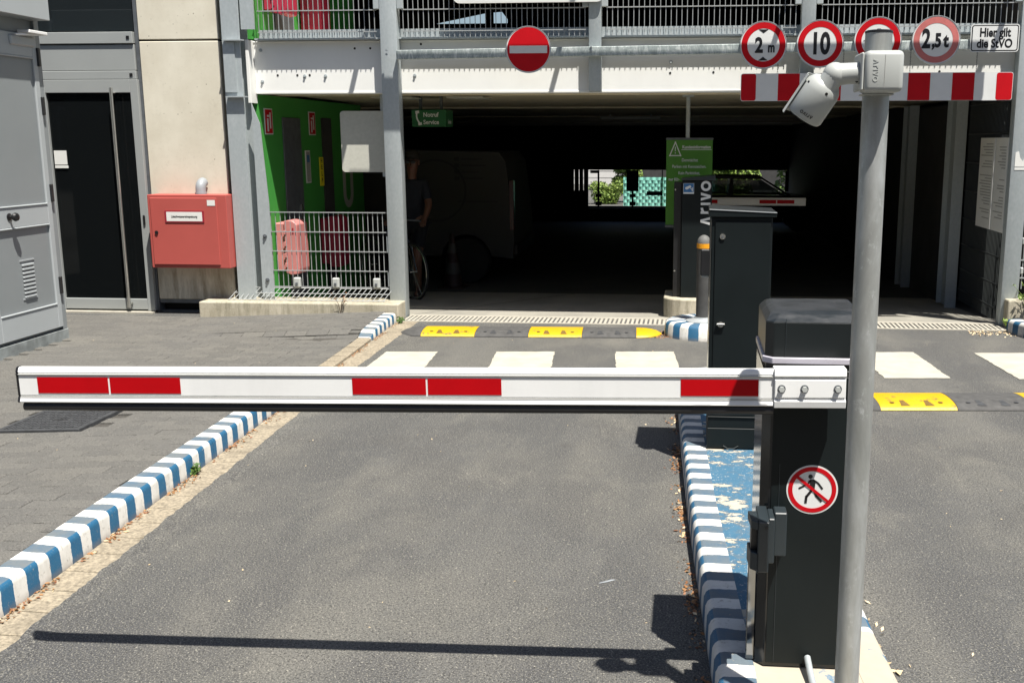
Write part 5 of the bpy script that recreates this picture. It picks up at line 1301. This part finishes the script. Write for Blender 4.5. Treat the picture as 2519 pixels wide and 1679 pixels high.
skin_mesh('shorts', so_, [('pelvis', 'hipR'), ('hipR', 'kR'), ('pelvis', 'hipL'), ('hipL', 'kL')], 'navy_cloth', man)
for s_ in ('R', 'L'):
    skin_mesh('shoe', {'a': (jt['an' + s_][0] + Vector((0, 0, -.03)), .046), 'h': (jt['he' + s_][0], .047), 't': (jt['to' + s_][0], (.05, .036))}, [('a', 'h'), ('h', 't')], 'black_rubber', man)
H = O + Vector((.045, -.075, 1.62))
b = B(); b.lathe([(.092, 0), (.096, .03), (.09, .07), (.066, .105), (.02, .12)], H + Vector((0, .005, .035)), 24); b.poly([(-.07, -.06), (-.05, -.15), (.05, -.15), (.07, -.06)], 'z', .035, .045, .003, Matrix.Translation(H)); obj('cap', b, 'hair', man, True)
b = B()
for s_ in (-1, 1): b.box(s_ * .036 - .028, s_ * .036 + .028, -.099, -.088, -.012, .024, .008, 2, Matrix.Translation(H))
b.box(-.085, .085, -.09, -.084, .012, .02, .002, 1, Matrix.Translation(H)); obj('sunglasses', b, 'black_plastic', man)
b = B(); b.faces([H + Vector(p) for p in ((-.013, -.085, -.035), (.013, -.085, -.035), (0, -.085, .012), (0, -.112, -.03))], [(0, 1, 3), (1, 2, 3), (2, 0, 3)]); obj('nose', b, 'skin', man)
b = B(); b.box(-.025, .025, -.088, -.082, -.068, -.060, .003, 1, Matrix.Translation(H)); obj('mouth', b, 'red_box_dark', man)
for s_ in (-1, 1):
    b = B(); b.box(s_ * .082 - .008, s_ * .082 + .008, -.02, .02, -.03, .03, .007, 2, Matrix.Translation(H)); obj('ear', b, 'skin', man)

# parked cars far inside, seen against the opening
def car(label, x, y, flip=False):
    z = gz(y); s = -1 if flip else 1
    t = thing('parked_car', label, 'car', (x, y, z), 'cars parked deep in the garage')
    def q(pts): return [(x + s * a, z + c) for a, c in pts]
    low = q([(-2.0, .25)] + [(-1.25 + .36 * math.cos(R(a)), .3 + .36 * math.sin(R(a))) for a in range(170, 9, -20)] + [(1.3 + .36 * math.cos(R(a)), .3 + .36 * math.sin(R(a))) for a in range(170, 9, -20)] + [(2.05, .25), (2.1, .6), (1.95, .85), (1.15, .95), (-1.9, .98), (-2.05, .7)])
    b = B(); b.poly(low, 'y', y, y + 1.7); obj('body', b, 'car_dark', t)
    b = B(); b.poly(q([(-1.75, .98), (-1.35, 1.40), (-1.28, 1.45), (.3, 1.45), (.36, 1.40), (1.1, .95), (1.0, .95), (.32, 1.37), (-1.25, 1.37), (-1.6, .98)]), 'y', y + .1, y + 1.6)
    b.poly(q([(-.55, .98), (-.5, 1.38), (-.42, 1.38), (-.42, .98)]), 'y', y + .1, y + 1.6); obj('roof_pillars', b, 'car_dark', t)
    b = B(); b.poly(q([(-1.5, .99), (-1.22, 1.36), (.30, 1.36), (.92, .97)]), 'y', y + .14, y + .145); obj('side_glass', b, 'glass_dark', t)
    for a in (-1.25, 1.3):
        for yy_ in (y + .01, y + 1.49):
            b = B(); b.lathe([(.18, -.1), (.29, -.1), (.3, 0), (.29, .1), (.18, .1)], (x + s * a, yy_ + .1, z + .30), 20, Matrix.Rotation(R(90), 4, 'X')); obj('wheel', b, 'tyre', t, True)
car('dark car silhouetted against the right half of the far opening', 1.55, 27.5)
car('dark car in the gloom left of the bright far opening', -6.6, 27.0, True)

# ================================================================== BEYOND THE FAR OPENING
GB = -.80
bd_ = thing('white_clad_building', 'white building with horizontal cladding seen through the far opening', 'building', (-12, 62, GB))
b = B(); b.box(-22, -4.2, 62.05, 70, GB, 7.4); obj('wall', b, 'clad_white', bd_)
for k in range(18):
    b = B(); b.box(-22, -4.2, 62, 62.045, GB + .4 * k + .02, GB + .4 * (k + 1) - .03); obj('cladding_board', b, 'clad_white', bd_)
fe = thing('strip_fence', 'turquoise woven strip privacy fence beyond the far opening', 'fence', (-.6, 41, GB))
for k in range(9):
    b = B(); z = GB + .04 + k * .125; V = []; n = 60
    for i in range(n + 1):
        x = -2.60 + i * .06; yw = 41 + .03 * math.sin(i * math.pi / 2 + (math.pi if k % 2 else 0))
        V += [(x, yw, z), (x, yw, z + .115), (x, yw + .006, z + .115), (x, yw + .006, z)]
    fs = []
    for i in range(n):
        a = 4 * i; fs += [(a, a + 4, a + 5, a + 1), (a + 1, a + 5, a + 6, a + 2), (a + 2, a + 6, a + 7, a + 3), (a + 3, a + 7, a + 4, a)]
    b.faces(V, fs); obj('strip', b, 'turquoise', fe)
for x in (-1.1, 1.0):
    b = B(); b.box(x, x + .05, 40.94, 41.08, GB, GB + 1.2); obj('post', b, 'green_sign', fe)
def leaves(b, c, r, n, s, rd, flat=.0):
    for _ in range(n):
        while True:
            d = Vector((rd.uniform(-1, 1), rd.uniform(-1, 1), rd.uniform(-1, 1)))
            if d.length < 1 and d.length > .35 * rd.random(): break
        p = Vector(c) + Vector((d.x * r[0], d.y * r[1], d.z * r[2])); nrm = Vector((rd.uniform(-1, 1), rd.uniform(-1, 1), rd.uniform(-.2, 1))).normalized()
        t1 = nrm.orthogonal().normalized(); t1 = Quaternion(nrm, rd.uniform(0, 6.28)) @ t1; t2 = nrm.cross(t1); L = s * rd.uniform(.6, 1.3)
        vs = [b.bm.verts.new(p + t1 * L), b.bm.verts.new(p + t2 * L * .45), b.bm.verts.new(p - t1 * L), b.bm.verts.new(p - t2 * L * .45)]; b.bm.faces.new(vs)
def tree(name, label, x, y, h, cw, mat, seed, lobes=9, n=260, s=.09, group='greenery beyond the garage', trunk=.09, cat='tree', low=.15):
    rd = random.Random(seed); t = thing(name, label, cat, (x, y, GB), group)
    b = B(); b.tube([(x, y, GB - .05), (x + .05, y, GB + h * .3), (x + rd.uniform(-.1, .1), y, GB + h * .62)], [trunk, trunk * .7, trunk * .3], 8)
    b2_ = B()
    for k in range(lobes):
        a = rd.uniform(0, 6.28); rr = cw * rd.uniform(.1, .62); zc = GB + h * rd.uniform(low, .88); c = (x + rr * math.cos(a), y + rr * math.sin(a) * .7, zc)
        b.tube([(x, y, GB + h * .25), ((x + c[0]) / 2, (y + c[1]) / 2, (GB + h * .3 + zc) / 2 + .05), c], [trunk * .4, trunk * .25, trunk * .08], 5)
        q = cw * rd.uniform(.28, .45); leaves(b2_, c, (q, q, q * .85), n, s, rd)
    obj('trunk', b, 'bark', t, True); obj('crown', b2_, mat, t)
tree('bush', 'yellow-green bush against the white cladding beyond the opening', -3.45, 43, .80, .90, 'leaf_light', 1, 14, 300, .06, trunk=.03, cat='bush')
tree('conifer', 'taller green tree beside the turquoise fence beyond the opening', -2.75, 44, 2.6, .85, 'leaf_light', 2, 18, 260, .07, trunk=.06)
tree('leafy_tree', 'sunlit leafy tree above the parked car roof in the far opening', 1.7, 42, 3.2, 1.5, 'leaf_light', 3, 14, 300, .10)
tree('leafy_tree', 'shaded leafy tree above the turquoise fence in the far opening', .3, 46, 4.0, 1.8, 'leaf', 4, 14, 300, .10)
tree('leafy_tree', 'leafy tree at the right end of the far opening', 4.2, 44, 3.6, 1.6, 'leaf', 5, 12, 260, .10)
hd = thing('garden_wall', 'dim grey garden wall behind the trees beyond the garage', 'wall', (2, 56, GB)); b = B(); b.box(-3.0, 14, 56, 56.3, GB, GB + 6); obj('wall_block', b, 'garage_dark', hd)

# ================================================================== WEEDS, LITTER
def weed(label, x, y, z, n, L, mat, seed, spread=.6, leafs=True):
    rd = random.Random(seed); t = thing('weed', label, 'plant', (x, y, z)); b = B(); b2_ = B()
    for k in range(n):
        a = rd.uniform(0, 6.28); l = L * rd.uniform(.5, 1); tip = Vector((x + math.cos(a) * spread * l, y + math.sin(a) * spread * l * .6, z + l)); mid = Vector((x + math.cos(a) * spread * l * .35, y + math.sin(a) * spread * l * .2, z + l * .6))
        b.tube([(x, y, z - .01), mid, tip], [.003, .002, .001], 4)
        if leafs:
            leaves(b2_, tip, (.02, .02, .02), 4, .018, rd); leaves(b2_, mid, (.02, .02, .02), 4, .018, rd)
        else: leaves(b2_, tip, (.015, .015, .02), 2, .010, rd)
    obj('stems', b, 'bark' if not leafs else mat, t); obj('leaves', b2_, mat, t)
weed('small green weed growing against the striped left kerb', kx(5.0) + .012, 5.0, .008, 5, .05, 'leaf', 11)
weed('dry withered weed growing at the front of the concrete plinth', -3.40, 9.775, pz(-3.4, 9.78), 9, .22, 'leaf_dry', 12, .45, False)
weed('tiny green weed at the far end of the striped left kerb', kx(9.62) + .05, 9.62, .0, 8, .06, 'leaf', 13)
weed('leafy green plant spilling over the mossy plinth at the right edge', 3.20, 9.90, .12, 22, .30, 'leaf_light', 14, .6)
weed('low weed at the corner between grating and right-hand post', 3.0, 9.90, .0, 10, .09, 'leaf_light', 15)
b = B(); b.faces([(-.335, 3.85, .002), (-.33, 3.858, .003), (-.285, 3.888, .005), (-.268, 3.892, .002), (-.30, 3.866, .003)], [(0, 1, 2, 3, 4)]); tag(obj('plastic_scrap', b, 'vent_grey'), 'crumpled pale plastic scrap lying on the asphalt before the island', 'litter')
def litter(name, label, pts_fn, n, mat, seed, s=(.006, .018)):
    rd = random.Random(seed); b = B()
    for _ in range(n):
        p = Vector(pts_fn(rd)); L = rd.uniform(*s); nrm = Vector((rd.uniform(-.5, .5), rd.uniform(-.5, .5), 1)).normalized(); t1 = Quaternion(nrm, rd.uniform(0, 6.28)) @ nrm.orthogonal().normalized(); t2 = nrm.cross(t1)
        p.z += L * .35
        vs = [b.bm.verts.new(p + t1 * L), b.bm.verts.new(p + t2 * L * .45 + nrm * L * .2), b.bm.verts.new(p - t1 * L), b.bm.verts.new(p - t2 * L * .45 - nrm * L * .1)]; b.bm.faces.new(vs)
    o = obj(name, b, mat); tag(o, label, None, None, 'stuff'); return o
def left_lit(rd):
    while True:
        y = 2.9 + 6.7 * rd.random() ** 1.2
        if .5 + .5 * math.sin(y * 9.3) + .4 * math.sin(y * 23) > rd.random() * 1.2: break
    return (kx(y) + abs(rd.gauss(0, .022)) + .004, y, .008)
litter('leaf_litter', 'brown dry leaf litter along the foot of the left kerb', left_lit, 900, 'leaf_dry', 21, (.004, .013))
def isl_lit(rd):
    while True:
        y = rd.uniform(2.7, 6.6)
        if .45 + .45 * math.sin(y * 7.1) + .35 * math.sin(y * 19) > rd.random(): break
    xs_ = [(LE[i][0] + (LE[i + 1][0] - LE[i][0]) * (y - LE[i][1]) / (LE[i + 1][1] - LE[i][1])) for i in range(6) if LE[i][1] <= y <= LE[i + 1][1]]
    return ((xs_[0] if xs_ else 0) - abs(rd.gauss(0, .028)) - .004, y, .0)
litter('leaf_litter', 'brown dry leaf litter along the left foot of the traffic island', isl_lit, 620, 'leaf_dry', 22, (.004, .014))
litter('leaf_litter', 'pale dry leaf crumbs scattered along both kerbs', lambda rd: left_lit(rd) if rd.random() < .45 else isl_lit(rd), 110, 'leaf_pale', 23, (.006, .016))
litter('leaf_litter', 'dry leaves by the speed bump end and small round island', lambda rd: (-.24 + rd.gauss(0, .05), 9.25 + rd.gauss(0, .08), 0), 160, 'leaf_dry', 24, (.006, .015))
litter('leaf_litter', 'dry crumbs in the corner at the foot of the right-hand post', lambda rd: (2.92 + rd.uniform(-.35, .1), 9.65 + rd.gauss(0, .08), 0), 220, 'leaf_pale', 25, (.006, .016))
litter('leaf_litter', 'dry leaves at the right edge of the traffic island', lambda rd: (.68 + abs(rd.gauss(0, .03)), rd.uniform(3.2, 4.2), 0), 22, 'leaf_pale', 26, (.006, .022))
litter('pale_specks', 'tiny pale petals and grit scattered over the pavement and road', lambda rd: (lambda X, Y: (X, Y, (pz(X, Y) + .002) if X < kx(Y) - .13 else .001))(rd.uniform(-5.3, 3.2), rd.uniform(3.0, 9.6)), 260, 'leaf_pale', 27, (.003, .009))

# ================================================================== ADDED UNSEEN BUILDING (keeps low sky out of the garage, shows in the glass)
ob = thing('sky_blocker_building', 'unseen dark brick building added behind the viewer to block low sky light', 'building', (0, -18, 0))
b = B(); b.box(-45, 45, -26, -18, -.1, 11); ow = obj('wall', b, 'garage_brick', ob)
for i in range(15):
    for z in (1.2, 4.4, 7.6):
        x = -42 + i * 6
        if (i, z) and abs(x) < 30:
            b = B(); b.box(x, x + 1.6, -18.02, -17.96, z, z + 1.8, .01); wn = obj('window', b, 'white_paint', ob)
            b = B(); b.box(x + .1, x + 1.5, -17.955, -17.95, z + .1, z + 1.7); obj('pane', b, 'glass_sky', wn)
